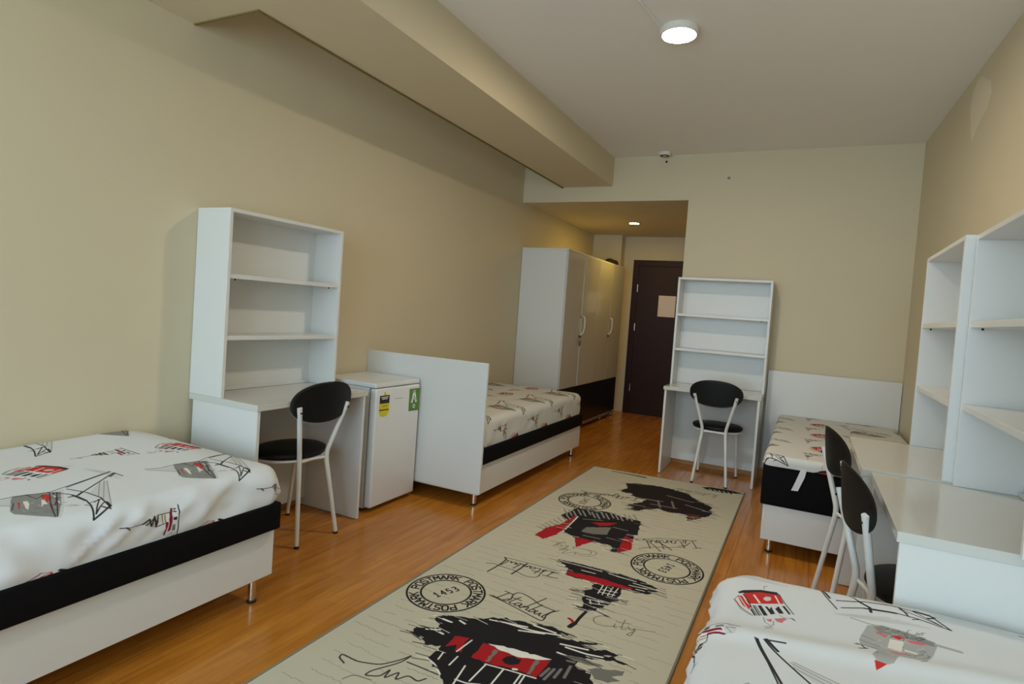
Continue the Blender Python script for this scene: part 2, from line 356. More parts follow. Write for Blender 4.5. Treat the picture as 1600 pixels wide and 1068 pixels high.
# ------------------------------------------------------------------ wardrobe
WY0, WY1, WXX, WZ = 5.518, 7.479, .523, 1.932
wd = thing('wardrobe', 'tall white four-door wardrobe with black lower panels in the corridor recess', 'wardrobe', (0, 0, 0))
MB().box(.004, WXX-.020, WY0, WY0+.018, .055, WZ-.018, bev=.001, seg=1).build('side_panel', WHITE, wd)
MB().box(.004, WXX-.020, WY1-.018, WY1, .055, WZ-.018, bev=.001, seg=1).build('side_panel', WHITE, wd)
MB().box(.004, WXX, WY0, WY1, WZ-.0175, WZ, bev=.001, seg=1).build('top_board', WHITE, wd)
MB().box(.004, WXX-.020, WY0+.0185, WY1-.0185, .056, .075).build('bottom_board', WHITE, wd)
MB().box(.004, .012, WY0+.0185, WY1-.0185, .076, WZ-.019).build('rear_panel', WHITE, wd)
DWD = (WY1-WY0)/4
for k in range(4):
    a = WY0+k*DWD+.002; b = a+DWD-.004
    if k == 1: a += .004
    ex = .006 if k else 0
    dd = MB().box(WXX-.019+ex, WXX-.001+ex, a, b, .507, WZ-.021, bev=.0012, seg=1).build('door', GLOSSW, wd)
    MB().box(WXX-.019, WXX-.001, a, b, .076, .503, bev=.0012, seg=1).build('lower_panel', BLACKP, wd)
    if k in (1, 3):
        y = a+.035
        m = MB(); m.tube(smooth_path([(WXX, y, 1.262), (WXX+.028, y, 1.255), (WXX+.034, y, 1.17), (WXX+.028, y-.01, 1.09), (WXX, y-.02, 1.060)]), .0075, n=10); m.build('handle', PLAST, dd, True)
    if k in (0, 2):
        y = b-.03
        m = MB(); m.cyl((WXX-.001, y, 1.255), (WXX+.012, y, 1.255), .010, .012, n=16); m.build('knob', CHROME, dd, True)
        m = MB(); m.cyl((WXX-.001, y+.01, 1.045), (WXX+.006, y+.01, 1.045), .012, n=16); m.box(WXX+.006, WXX+.020, y+.006, y+.014, 1.038, 1.052); m.box(WXX+.010, WXX+.014, y-.03, y+.045, 1.038, 1.052, bev=.002); m.build('lock_lever', RUBBER, dd)
        if k == 0:
            m = MB(); m.tube([(WXX+.016, y+.01, 1.040), (WXX+.016, y+.008, 1.00)], .002, n=6); m.poly([(WXX+.014, y-.006, .945), (WXX+.014, y+.016, .945), (WXX+.014, y+.020, .985), (WXX+.014, y+.008, 1.004), (WXX+.014, y-.004, .985)], .004, (1, 0, 0)); m.build('hanging_key', DARK, dd)
MB().box(WXX-.022, WXX+.002, WY0+.01, WY1-.01, .042, .0555, bev=.002).build('chrome_rail', CHROME, wd)
for x in (.06, WXX-.02):
    for y in (WY0+.45, WY0+1.45, WY1-.04, WY0+.04):
        lg = MB().cyl((x, y, .012), (x, y, .0415 if x > .4 else .056), .014, n=18).build('leg', CHROME, wd, True)
        MB().cyl((x, y, 0), (x, y, .0118), .017, n=18).build('foot', RUBBER, lg)
m = MB()
m.lathe([(.002, 0), (.045, 0), (.060, .022), (.055, .065), (.030, .082), (.002, .085)], 0, 0, 24, 1, 1.0); m.lathe([(.002, 0), (.045, 0), (.062, .022), (.052, .060), (.030, .075), (.002, .078)], 0.02, .11, 24, 1, 1.0)
o = m.build('folded_cap', mat('dark_red_cloth', srgb(34, 14, 14), .8, noise=.2, nscale=40), None, True); o.location = (.40, 7.22, WZ+.0005)
tag(o, 'small dark two-humped cloth bundle lying on top of the wardrobe', 'cloth')

# flat print outlines in metres, traced for the rug and the cloth
ART = json.loads('''{"rug":[["p","k",0,[[0.256,0.884],[0.253,0.932],[0.286,0.953],[0.32,0.961],[0.316,1.003],[0.281,1.018],[0.27,1.046],[0.321,1.081],[0.419,1.117],[0.508,1.184],[0.607,1.203],[0.708,1.231],[0.787,1.216],[0.743,1.166],[0.834,1.186],[0.925,1.221],[0.852,1.174],[0.924,1.181],[1.013,1.195],[0.947,1.153],[1.0,1.152],[1.046,1.148],[0.98,1.131],[0.905,1.104],[0.892,1.065],[0.879,1.032],[0.948,1.018],[0.975,0.958],[0.987,0.843],[0.899,0.715],[0.677,0.578],[0.572,0.643],[0.498,0.733],[0.408,0.786],[0.406,0.879],[0.351,0.85],[0.31,0.891]]],["p","r",0,[[0.537,0.875],[0.529,0.981],[0.571,0.983],[0.662,0.973],[0.794,1.014],[0.789,0.892],[0.701,0.896],[0.604,0.875]]],["p","g",0,[[0.59,0.881],[0.605,0.884],[0.602,0.967],[0.586,0.967]]],["p","g",0,[[0.75,0.895],[0.763,0.898],[0.759,0.992],[0.744,0.989]]],["p","k",0,[[0.64,0.922],[0.643,0.949],[0.665,0.967],[0.7,0.96],[0.703,0.932],[0.68,0.911],[0.657,0.909]]],["p","c",0,[[0.545,0.986],[0.604,1.004],[0.697,1.015],[0.796,1.024],[0.749,0.992],[0.679,0.968],[0.607,0.97]]],["p","r",0,[[0.42,0.881],[0.413,0.961],[0.47,0.981],[0.468,0.946],[0.492,0.883],[0.466,0.879],[0.451,0.915]]],["l","c",0.007,[[0.474,0.878],[0.483,0.972]]],["l","c",0.007,[[0.496,0.794],[0.494,0.853]]],["l","c",0.007,[[0.603,0.755],[0.604,0.869]]],["l","c",0.007,[[0.674,0.779],[0.671,0.871]]],["l","c",0.007,[[0.739,0.822],[0.736,0.881]]],["l","c",0.007,[[0.754,0.831],[0.75,0.885]]],["l","c",0.007,[[0.601,0.867],[0.696,0.881],[0.79,0.89]]],["l","c",0.007,[[0.557,0.737],[0.602,0.739],[0.643,0.759]]],["l","c",0.007,[[0.498,0.733],[0.451,0.771],[0.408,0.786]]],["l","c",0.007,[[0.436,0.847],[0.444,0.802]]],["l","c",0.007,[[0.567,0.701],[0.546,0.82]]],["l","c",0.012,[[0.7,0.895],[0.71,0.899]]],["l","c",0.01,[[0.468,1.142],[0.621,1.174]]],["l","c",0.01,[[0.524,1.155],[0.657,1.16],[0.76,1.192]]],["l","c",0.01,[[0.604,1.133],[0.699,1.166]]],["l","c",0.01,[[0.783,1.136],[0.886,1.156]]],["l","c",0.01,[[0.794,1.077],[0.849,1.074]]],["l","c",0.01,[[0.369,1.068],[0.399,1.058]]],["l","c",0.01,[[0.305,1.042],[0.348,1.039]]],["l","c",0.01,[[0.639,1.201],[0.736,1.197]]],["l","c",0.01,[[0.293,0.943],[0.34,0.967]]],["l","c",0.01,[[0.35,0.952],[0.367,0.949]]],["l","c",0.01,[[0.808,1.126],[0.89,1.126],[0.951,1.14]]],["l","g",0.012,[[0.799,0.912],[0.807,0.968]]],["l","g",0.012,[[0.817,0.901],[0.824,0.974]]],["l","g",0.012,[[0.843,0.929],[0.845,0.987]]],["l","g",0.012,[[0.873,0.948],[0.868,1.025]]],["l","g",0.012,[[0.846,1.048],[0.871,1.052]]],["p","g",0,[[0.925,1.038],[0.951,1.064],[1.003,1.081],[1.047,1.101],[1.047,1.069],[1.015,1.043],[1.05,1.037],[1.015,1.002],[0.968,0.997],[0.951,1.019]]],["p","g",0,[[0.809,1.074],[0.881,1.095],[0.93,1.089],[0.975,1.088],[0.924,1.067],[0.867,1.061]]],["p","k",0,[[0.47,1.858],[0.54,1.864],[0.639,1.875],[0.741,1.871],[0.811,1.873],[0.902,1.865],[0.997,1.828],[0.984,1.803],[1.008,1.795],[0.973,1.742],[0.937,1.734],[0.883,1.742],[0.744,1.713],[0.611,1.716],[0.567,1.721],[0.561,1.772],[0.512,1.82]]],["p","r",0,[[0.57,1.718],[0.569,1.76],[0.634,1.768],[0.737,1.777],[0.843,1.764],[0.896,1.764],[0.877,1.738],[0.726,1.709]]],["l","c",0.007,[[0.501,1.846],[0.604,1.85],[0.712,1.85]]],["l","c",0.007,[[0.621,1.805],[0.691,1.808]]],["l","c",0.007,[[0.749,1.848],[0.889,1.839]]],["l","c",0.007,[[0.792,1.842],[0.861,1.842]]],["l","c",0.007,[[0.871,1.783],[0.954,1.791]]],["l","c",0.007,[[0.91,1.761],[0.949,1.763]]],["l","c",0.007,[[0.882,1.816],[0.982,1.81]]],["p","k",0,[[0.725,1.7],[0.858,1.733],[0.859,1.623],[0.873,1.61],[0.853,1.582],[0.843,1.532],[0.812,1.475],[0.814,1.453],[0.791,1.447],[0.781,1.431],[0.75,1.448],[0.752,1.47],[0.725,1.525],[0.719,1.575],[0.7,1.601],[0.731,1.635]]],["l","c",0.006,[[0.721,1.561],[0.797,1.559],[0.841,1.559]]],["l","c",0.006,[[0.763,1.507],[0.838,1.528]]],["l","c",0.006,[[0.743,1.537],[0.818,1.551]]],["l","c",0.006,[[0.765,1.711],[0.77,1.617]]],["l","c",0.006,[[0.784,1.716],[0.791,1.615]]],["l","c",0.006,[[0.811,1.717],[0.814,1.623]]],["l","c",0.006,[[0.835,1.725],[0.834,1.622]]],["l","c",0.006,[[0.771,1.665],[0.843,1.675]]],["l","c",0.006,[[0.774,1.635],[0.843,1.643]]],["l","c",0.006,[[0.76,1.534],[0.778,1.502]]],["l","c",0.006,[[0.793,1.549],[0.809,1.523]]],["l","k",0.014,[[0.782,1.434],[0.776,1.37],[0.776,1.305]]],["l","k",0.022,[[0.774,1.31],[0.766,1.273]]],["p","r",0,[[0.73,1.33],[0.738,1.34],[0.77,1.32],[0.767,1.306]]],["p","k",0,[[0.224,2.488],[0.266,2.668],[0.45,2.737],[0.693,2.691],[0.716,2.525],[0.722,2.396],[0.702,2.298],[0.712,2.129],[0.67,2.117],[0.645,2.196],[0.582,2.202],[0.435,2.185],[0.338,2.266],[0.319,2.408]]],["p","r",0,[[0.303,2.528],[0.287,2.336],[0.238,2.238],[0.232,2.087],[0.294,2.061],[0.331,2.16],[0.341,2.315],[0.339,2.483]]],["p","r",0,[[0.431,2.203],[0.547,2.205],[0.492,2.065]]],["p","r",0,[[0.674,2.395],[0.732,2.361],[0.76,2.212],[0.704,2.115],[0.685,2.264]]],["p","r",0,[[0.434,2.485],[0.575,2.582],[0.548,2.503],[0.497,2.455]]],["p","g",0,[[0.433,2.384],[0.562,2.48],[0.578,2.342],[0.506,2.302],[0.434,2.302]]],["l","g",0.012,[[0.336,2.288],[0.324,2.534]]],["l","g",0.012,[[0.373,2.509],[0.478,2.558]]],["l","g",0.012,[[0.574,2.489],[0.662,2.485]]],["l","g",0.012,[[0.591,2.3],[0.675,2.298]]],["l","g",0.012,[[0.467,2.251],[0.563,2.258]]],["l","g",0.012,[[0.453,2.329],[0.557,2.407]]],["l","c",0.008,[[0.344,2.276],[0.329,2.527]]],["l","s",0.012,[[0.257,2.524],[0.2,2.611]]],["l","s",0.012,[[0.288,2.525],[0.232,2.612]]],["l","s",0.012,[[0.319,2.526],[0.264,2.613]]],["l","s",0.012,[[0.335,2.568],[0.28,2.656]]],["l","s",0.012,[[0.366,2.569],[0.312,2.657]]],["l","s",0.012,[[0.382,2.612],[0.328,2.701]]],["l","s",0.012,[[0.424,2.581],[0.372,2.668]]],["l","s",0.012,[[0.456,2.576],[0.405,2.663]]],["l","s",0.012,[[0.475,2.613],[0.424,2.702]]],["l","s",0.012,[[0.507,2.609],[0.457,2.697]]],["l","s",0.012,[[0.526,2.646],[0.476,2.735]]],["l","s",0.012,[[0.558,2.641],[0.509,2.73]]],["l","s",0.012,[[0.589,2.636],[0.541,2.725]]],["l","s",0.012,[[0.609,2.673],[0.561,2.764]]],["l","s",0.012,[[0.64,2.669],[0.594,2.758]]],["l","s",0.012,[[0.66,2.706],[0.613,2.797]]],["l","s",0.012,[[0.237,2.205],[0.185,2.221]]],["l","s",0.012,[[0.246,2.239],[0.194,2.261]]],["l","s",0.012,[[0.255,2.274],[0.204,2.302]]],["l","s",0.012,[[0.265,2.309],[0.213,2.343]]],["l","s",0.012,[[0.274,2.345],[0.223,2.385]]],["l","s",0.012,[[0.284,2.381],[0.233,2.428]]],["l","s",0.012,[[0.293,2.418],[0.243,2.472]]],["l","s",0.012,[[0.303,2.456],[0.254,2.516]]],["p","d",0,[[0.362,3.473],[0.423,3.516],[0.629,3.562],[0.814,3.509],[0.879,3.425],[0.956,3.356],[1.04,3.269],[1.027,3.2],[1.06,3.167],[1.033,3.064],[0.976,2.957],[0.942,2.9],[0.907,3.011],[0.805,2.988],[0.72,3.02],[0.643,2.943],[0.605,2.879],[0.548,2.886],[0.578,2.95],[0.514,2.948],[0.578,3.071],[0.615,3.183],[0.479,3.186],[0.481,3.242],[0.394,3.241],[0.412,3.363]]],["p","b",0,[[0.91,3.036],[0.996,3.063],[0.97,2.952],[0.945,2.902]]],["l","g",0.016,[[0.553,3.166],[0.711,3.195]]],["l","g",0.016,[[0.655,3.089],[0.827,3.103]]],["l","g",0.016,[[0.709,3.357],[0.899,3.312]]],["l","g",0.016,[[0.677,3.2],[0.727,3.055]]],["l","g",0.016,[[0.767,3.239],[0.814,3.093]]],["l","g",0.016,[[0.867,3.224],[1.0,3.179]]],["l","g",0.016,[[0.533,2.993],[0.627,3.007]]],["l","k",0.014,[[0.168,3.764],[0.185,3.761]]],["l","k",0.014,[[0.189,3.763],[0.207,3.758]]],["l","k",0.014,[[0.211,3.762],[0.228,3.756]]],["l","k",0.014,[[0.232,3.762],[0.25,3.754]]],["l","k",0.014,[[0.253,3.761],[0.271,3.752]]],["l","k",0.014,[[0.274,3.76],[0.292,3.749]]],["l","k",0.014,[[0.294,3.759],[0.313,3.747]]],["l","k",0.014,[[0.315,3.758],[0.334,3.745]]],["l","k",0.014,[[0.336,3.757],[0.355,3.743]]],["l","k",0.014,[[0.356,3.757],[0.376,3.741]]],["l","k",0.014,[[0.377,3.756],[0.397,3.738]]],["l","k",0.014,[[0.397,3.755],[0.418,3.736]]],["l","k",0.014,[[0.418,3.754],[0.438,3.734]]],["l","k",0.014,[[0.438,3.753],[0.459,3.732]]],["p","k",0,[[0.879,3.752],[1.006,3.81],[1.145,3.79],[1.194,3.772],[1.105,3.701],[0.952,3.707]]],["l","c",0.008,[[0.946,3.746],[0.969,3.706]]],["l","c",0.008,[[0.981,3.745],[1.003,3.705]]],["l","c",0.008,[[1.015,3.743],[1.037,3.703]]],["l","c",0.008,[[1.049,3.742],[1.071,3.702]]],["l","c",0.008,[[1.083,3.74],[1.105,3.701]]],["l","c",0.008,[[1.117,3.739],[1.138,3.7]]],["l","h",0.006,[[0.365,1.323],[0.462,1.301],[0.561,1.273],[0.645,1.248],[0.655,1.26],[0.648,1.304],[0.658,1.338],[0.679,1.366]]],["l","h",0.006,[[0.462,1.34],[0.45,1.384],[0.459,1.413],[0.483,1.419],[0.532,1.402],[0.595,1.365],[0.67,1.356]]],["l","h",0.006,[[0.546,1.318],[0.59,1.437]]],["l","h",0.008,[[0.241,1.521],[0.253,1.613],[0.254,1.697],[0.233,1.716]]],["l","h",0.005,[[0.233,1.716],[0.357,1.725],[0.539,1.726]]],["l","h",0.005,[[0.19,1.601],[0.227,1.619],[0.262,1.61],[0.339,1.608],[0.411,1.583],[0.45,1.591],[0.468,1.608],[0.466,1.651],[0.466,1.7]]],["l","h",0.009,[[0.35,1.565],[0.358,1.63],[0.362,1.715]]],["l","h",0.006,[[0.502,1.693],[0.537,1.706]]],["l","h",0.006,[[0.517,1.642],[0.556,1.652]]],["l","t",0.004,[[0.916,1.379],[1.006,1.407],[1.079,1.43]]],["l","h",0.005,[[0.742,2.376],[0.869,2.495],[1.049,2.571]]],["l","h",0.006,[[0.777,2.415],[0.846,2.362],[0.906,2.286]]],["l","h",0.008,[[0.854,2.429],[0.907,2.385],[0.955,2.345]]],["l","h",0.005,[[0.792,2.254],[0.844,2.319],[0.924,2.369],[1.003,2.427],[1.024,2.524]]],["l","t",0.004,[[0.346,2.058],[0.398,2.067],[0.372,1.997],[0.46,2.05],[0.422,1.958],[0.474,2.014],[0.453,1.932],[0.519,2.001],[0.523,1.956]]],["l","t",0.004,[[0.533,1.964],[0.582,1.973],[0.622,2.027],[0.606,2.071],[0.55,2.061]]],["l","h",0.006,[[0.182,0.608],[0.144,0.624],[0.139,0.646],[0.213,0.638],[0.293,0.665],[0.334,0.725],[0.354,0.774],[0.344,0.712],[0.289,0.624],[0.286,0.591],[0.335,0.615],[0.34,0.669],[0.351,0.61],[0.375,0.672],[0.388,0.624],[0.412,0.671],[0.457,0.659],[0.472,0.687]]],["l","h",0.006,[[0.362,0.729],[0.424,0.729],[0.494,0.727]]],["l","t",0.005,[[0.239,0.539],[0.255,0.577],[0.324,0.584]]],["l","h",0.008,[[0.149,3.07],[0.194,3.045],[0.192,3.01],[0.24,3.062],[0.299,3.043],[0.327,3.118],[0.378,3.092],[0.389,3.168],[0.42,3.125],[0.415,3.056]]],["l","h",0.005,[[0.413,3.12],[0.494,3.132],[0.553,3.166]]],["l","t",0.006,[[0.715,3.573],[0.778,3.609],[0.745,3.511],[0.847,3.608],[0.816,3.497],[0.938,3.574],[1.025,3.609],[1.013,3.518]]]],"M":{"bridge":[["l","k",0.003,[[-0.081,-0.12],[-0.105,-0.056],[-0.131,0.026],[-0.164,0.113]]],["l","k",0.005,[[-0.096,-0.059],[-0.159,0.11]]],["l","k",0.004,[[-0.07,-0.106],[-0.027,-0.085],[-0.001,-0.078],[0.05,-0.077],[0.1,-0.088],[0.164,-0.113],[0.133,-0.053]]],["l","k",0.006,[[-0.003,-0.099],[-0.004,-0.072],[-0.027,-0.046]]],["l","k",0.006,[[-0.017,-0.082],[0.006,-0.082],[0.054,-0.08]]],["l","k",0.004,[[-0.001,-0.078],[-0.07,0.014],[-0.144,0.114],[-0.1,0.121]]],["p","w",0,[[-0.083,0.035],[-0.084,0.06],[0.117,-0.039],[0.052,-0.035],[-0.011,-0.033]]],["l","g",0.002,[[-0.081,0.058],[0.117,-0.039]]],["l","g",0.002,[[-0.083,0.035],[0.041,-0.035]]],["l","g",0.002,[[-0.088,0.052],[0.06,-0.03]]],["l","k",0.004,[[-0.08,-0.066],[-0.045,-0.054],[-0.013,-0.041],[0.052,-0.035],[0.141,-0.055]]],["l","k",0.003,[[0.087,-0.098],[0.102,-0.09]]],["l","k",0.003,[[0.08,-0.068],[0.064,-0.045],[0.148,-0.1],[0.096,-0.047]]],["l","k",0.003,[[0.081,-0.086],[0.066,-0.034]]],["l","k",0.005,[[0.097,-0.041],[0.129,-0.047],[0.137,-0.061],[0.123,-0.07]]],["l","k",0.006,[[-0.139,0.116],[-0.114,0.086]]]],"tower":[["p","w",0,[[-0.097,-0.025],[-0.102,0.017],[-0.086,0.07],[-0.093,0.116],[0.054,0.047],[0.127,0.003],[0.094,-0.037],[0.035,-0.077],[-0.038,-0.053]]],["p","g",0,[[-0.084,-0.031],[-0.112,-0.014],[-0.108,0.02],[-0.088,0.072],[-0.072,0.098],[0.035,0.047],[0.105,0.007],[0.122,-0.008],[0.09,-0.035],[0.036,-0.073],[0.01,-0.072]]],["l","k",0.003,[[-0.127,-0.115],[-0.104,-0.068],[-0.108,-0.016],[-0.092,0.074]]],["p","w",0,[[-0.116,-0.113],[-0.098,-0.07],[-0.097,-0.025],[-0.036,-0.051],[-0.071,-0.082]]],["l","g",0.003,[[-0.116,-0.116],[-0.035,-0.053]]],["p","r",0,[[-0.054,-0.026],[-0.05,-0.022],[0.008,-0.048],[0.004,-0.048]]],["p","r",0,[[-0.08,0.047],[-0.078,0.058],[-0.042,0.04],[-0.045,0.033]]],["p","r",0,[[-0.084,0.06],[-0.063,0.062],[-0.015,0.039],[-0.007,0.026],[-0.041,0.041]]],["p","r",0,[[0.004,0.03],[0.029,0.027],[0.078,0.005],[0.048,0.013]]],["p","c",0,[[-0.056,-0.012],[-0.051,-0.002],[-0.02,-0.011],[0.027,-0.035],[0.007,-0.033]]],["p","c",0,[[-0.041,0.03],[-0.024,0.031],[0.013,0.022],[0.009,0.012],[0.029,-0.002]]],["l","k",0.0025,[[-0.084,0.072],[0.024,0.024],[0.114,-0.007]]],["l","k",0.0025,[[-0.083,0.08],[-0.011,0.057],[0.034,0.031]]],["l","k",0.0025,[[-0.038,0.051],[-0.02,0.074]]],["l","k",0.0025,[[0.026,0.025],[0.038,0.046]]],["l","k",0.0025,[[-0.075,0.088],[0.119,-0.003]]],["l","k",0.0025,[[-0.104,0.018],[-0.054,0.024],[-0.078,0.052]]],["l","k",0.002,[[-0.054,-0.036],[0.002,-0.064]]],["l","g",0.003,[[-0.065,0.015],[0.059,-0.021]]],["l","c",0.003,[[-0.056,0.07],[-0.033,0.064]]],["l","c",0.003,[[0.004,0.053],[0.023,0.049]]]],"minaret":[["l","k",0.002,[[-0.036,-0.099],[-0.03,-0.066],[-0.03,-0.032]]],["l","k",0.003,[[-0.033,-0.08],[-0.022,-0.067]]],["p","s",0,[[-0.032,-0.032],[-0.041,-0.019],[-0.04,-0.001],[-0.045,0.005],[-0.046,0.021],[-0.006,0.024],[-0.01,0.005],[-0.023,-0.018]]],["l","k",0.004,[[-0.03,-0.029],[-0.041,-0.01],[-0.015,0.0],[-0.045,0.007],[-0.007,0.018],[-0.045,0.021]]],["l","k",0.003,[[-0.023,-0.018],[-0.037,0.003],[-0.022,0.022]]],["l","k",0.002,[[-0.045,0.021],[-0.04,0.07]]],["l","k",0.002,[[-0.006,0.024],[-0.011,0.057]]],["p","c",0,[[-0.044,0.022],[-0.038,0.068],[-0.012,0.057],[-0.008,0.024]]],["l","k",0.002,[[-0.042,0.035],[-0.012,0.041]]],["l","k",0.002,[[-0.038,0.047],[-0.014,0.05]]],["p","m",0,[[-0.053,0.067],[-0.054,0.074],[-0.017,0.073],[0.02,0.071],[0.025,0.062],[-0.011,0.062]]],["p","m",0,[[-0.014,0.051],[-0.009,0.059],[0.035,0.053],[0.03,0.047]]],["l","k",0.003,[[-0.06,0.093],[0.06,0.099]]],["l","k",0.003,[[-0.049,0.078],[-0.048,0.084]]],["l","k",0.003,[[-0.042,0.077],[-0.039,0.085]]],["p","k",0,[[-0.023,0.076],[-0.022,0.089],[-0.01,0.088],[-0.013,0.077]]],["l","k",0.003,[[0.004,0.078],[0.023,0.079]]],["l","k",0.003,[[0.005,0.084],[0.024,0.084]]],["p","w",0,[[0.037,0.053],[0.025,0.071],[0.03,0.095],[0.054,0.093],[0.053,0.065]]],["l","g",0.002,[[0.045,0.062],[0.03,0.076],[0.051,0.082],[0.035,0.091]]]],"tram":[["p","r",0,[[-0.056,0.051],[-0.014,0.084],[0.032,0.094],[0.046,0.042],[0.006,0.018],[-0.034,-0.005],[-0.048,0.027]]],["p","k",0,[[-0.069,0.046],[-0.057,0.064],[-0.014,0.093],[0.026,0.103],[0.033,0.089],[-0.013,0.079],[-0.056,0.047],[-0.065,0.038]]],["p","r",0,[[-0.068,0.024],[-0.057,0.028],[-0.043,0.01],[-0.03,-0.021],[-0.034,-0.042],[-0.05,-0.025],[-0.06,-0.001]]],["l","c",0.003,[[-0.063,0.02],[-0.051,-0.007],[-0.037,-0.038]]],["l","c",0.003,[[-0.054,0.026],[-0.042,-0.002],[-0.032,-0.017]]],["l","k",0.003,[[-0.055,0.039],[-0.041,0.012],[-0.029,-0.024]]],["l","k",0.002,[[-0.074,-0.003],[-0.062,-0.027],[-0.047,-0.048],[-0.022,-0.072]]],["p","r",0,[[-0.074,-0.007],[-0.07,-0.004],[-0.058,-0.028],[-0.062,-0.03]]],["l","g",0.002,[[-0.067,0.02],[-0.073,-0.003],[-0.052,-0.051],[-0.029,-0.071]]],["p","w",0,[[-0.005,0.048],[0.001,0.06],[0.011,0.065],[0.015,0.056],[0.013,0.042],[0.004,0.034],[-0.003,0.038]]],["l","c",0.005,[[-0.028,0.05],[-0.011,0.013]]],["l","c",0.004,[[0.023,0.078],[0.035,0.038]]],["l","k",0.002,[[0.033,0.092],[0.049,0.044],[0.071,-0.011]]],["p","k",0,[[-0.015,-0.005],[-0.007,0.0],[0.012,-0.05],[0.003,-0.056]]],["p","k",0,[[0.002,0.0],[0.008,0.002],[0.014,-0.011],[0.017,0.007],[0.028,-0.031],[0.019,-0.04]]],["p","k",0,[[0.027,-0.002],[0.034,0.019],[0.048,-0.017],[0.038,-0.024]]],["p","k",0,[[0.042,0.025],[0.048,0.028],[0.064,-0.013],[0.06,-0.017]]],["l","k",0.003,[[-0.025,-0.012],[-0.007,-0.061]]],["l","k",0.002,[[-0.021,-0.009],[-0.002,-0.058]]],["l","k",0.004,[[-0.029,-0.036],[-0.017,-0.066]]],["l","g",0.004,[[-0.028,-0.026],[-0.012,-0.063]]],["p","o",0,[[0.009,-0.075],[0.022,-0.065],[0.023,-0.076],[0.019,-0.084]]],["p","o",0,[[0.027,-0.06],[0.05,-0.042],[0.057,-0.049],[0.05,-0.058],[0.046,-0.073],[0.035,-0.073]]],["l","g",0.002,[[0.003,-0.067],[0.008,-0.092],[0.02,-0.103],[0.028,-0.095],[0.026,-0.075]]],["l","g",0.002,[[0.007,-0.117],[0.027,-0.106],[0.01,-0.128],[0.028,-0.119]]],["l","k",0.003,[[0.066,-0.035],[0.074,-0.043]]],["l","g",0.002,[[0.039,-0.035],[0.05,-0.042],[0.071,-0.034]]],["l","g",0.002,[[-0.006,0.103],[-0.008,0.119],[-0.0,0.128]]]],"plaza":[["p","s",0,[[-0.072,0.097],[-0.04,0.112],[0.013,0.097],[0.062,0.073],[0.065,0.059],[0.048,0.003],[0.027,-0.047],[0.003,-0.045],[-0.022,-0.044],[-0.036,-0.083],[-0.049,-0.093],[-0.068,-0.091],[-0.076,-0.067],[-0.062,-0.025],[-0.095,-0.013],[-0.095,0.015]]],["p","g",0,[[-0.06,0.093],[-0.041,0.108],[0.012,0.094],[0.06,0.07],[0.061,0.054],[0.054,0.05],[0.004,0.062],[-0.049,0.069]]],["p","o",0,[[-0.06,0.071],[-0.049,0.072],[-0.033,0.055],[-0.041,0.047]]],["p","r",0,[[-0.028,0.062],[-0.01,0.07],[-0.001,0.061],[-0.012,0.049]]],["p","o",0,[[0.003,0.055],[0.022,0.059],[0.045,0.054],[0.032,0.043],[0.009,0.045]]],["p","o",0,[[-0.045,-0.014],[-0.02,-0.019],[0.0,-0.019],[-0.022,-0.031]]],["p","c",0,[[-0.03,0.045],[-0.002,0.044],[-0.014,-0.011],[-0.04,-0.002]]],["p","c",0,[[-0.006,0.006],[0.019,0.0],[0.016,-0.008],[-0.007,-0.003]]],["p","r",0,[[-0.073,-0.088],[-0.05,-0.092],[-0.072,-0.12]]],["l","k",0.003,[[-0.105,-0.017],[-0.093,-0.014],[-0.087,-0.03]]],["l","k",0.004,[[-0.099,-0.043],[-0.082,-0.029]]],["l","g",0.003,[[-0.089,0.037],[-0.061,0.02]]],["l","g",0.003,[[-0.093,0.011],[-0.056,-0.005]]],["l","g",0.003,[[-0.102,-0.012],[-0.062,-0.019]]],["l","g",0.003,[[-0.107,0.12],[-0.07,0.107],[-0.05,0.104]]],["l","s",0.01,[[0.064,0.061],[0.107,0.053]]]]},"words":[["Istanbul",0.391,1.322,0.656,1.273,0.073,0.006,"h",1],["Istanbul",0.524,1.704,0.249,1.694,0.059,0.006,"h",1],["City",0.834,1.343,1.017,1.386,0.079,0.0045,"t",1],["Istanbul",1.036,2.57,0.77,2.397,0.11,0.0055,"h",1],["City",0.594,2.07,0.376,2.052,0.076,0.0045,"t",1],["Istanbul",0.556,3.155,0.17,3.06,0.065,0.006,"h",1],["Istanbul",1.025,3.609,0.727,3.598,0.073,0.005,"t",1]]}''')

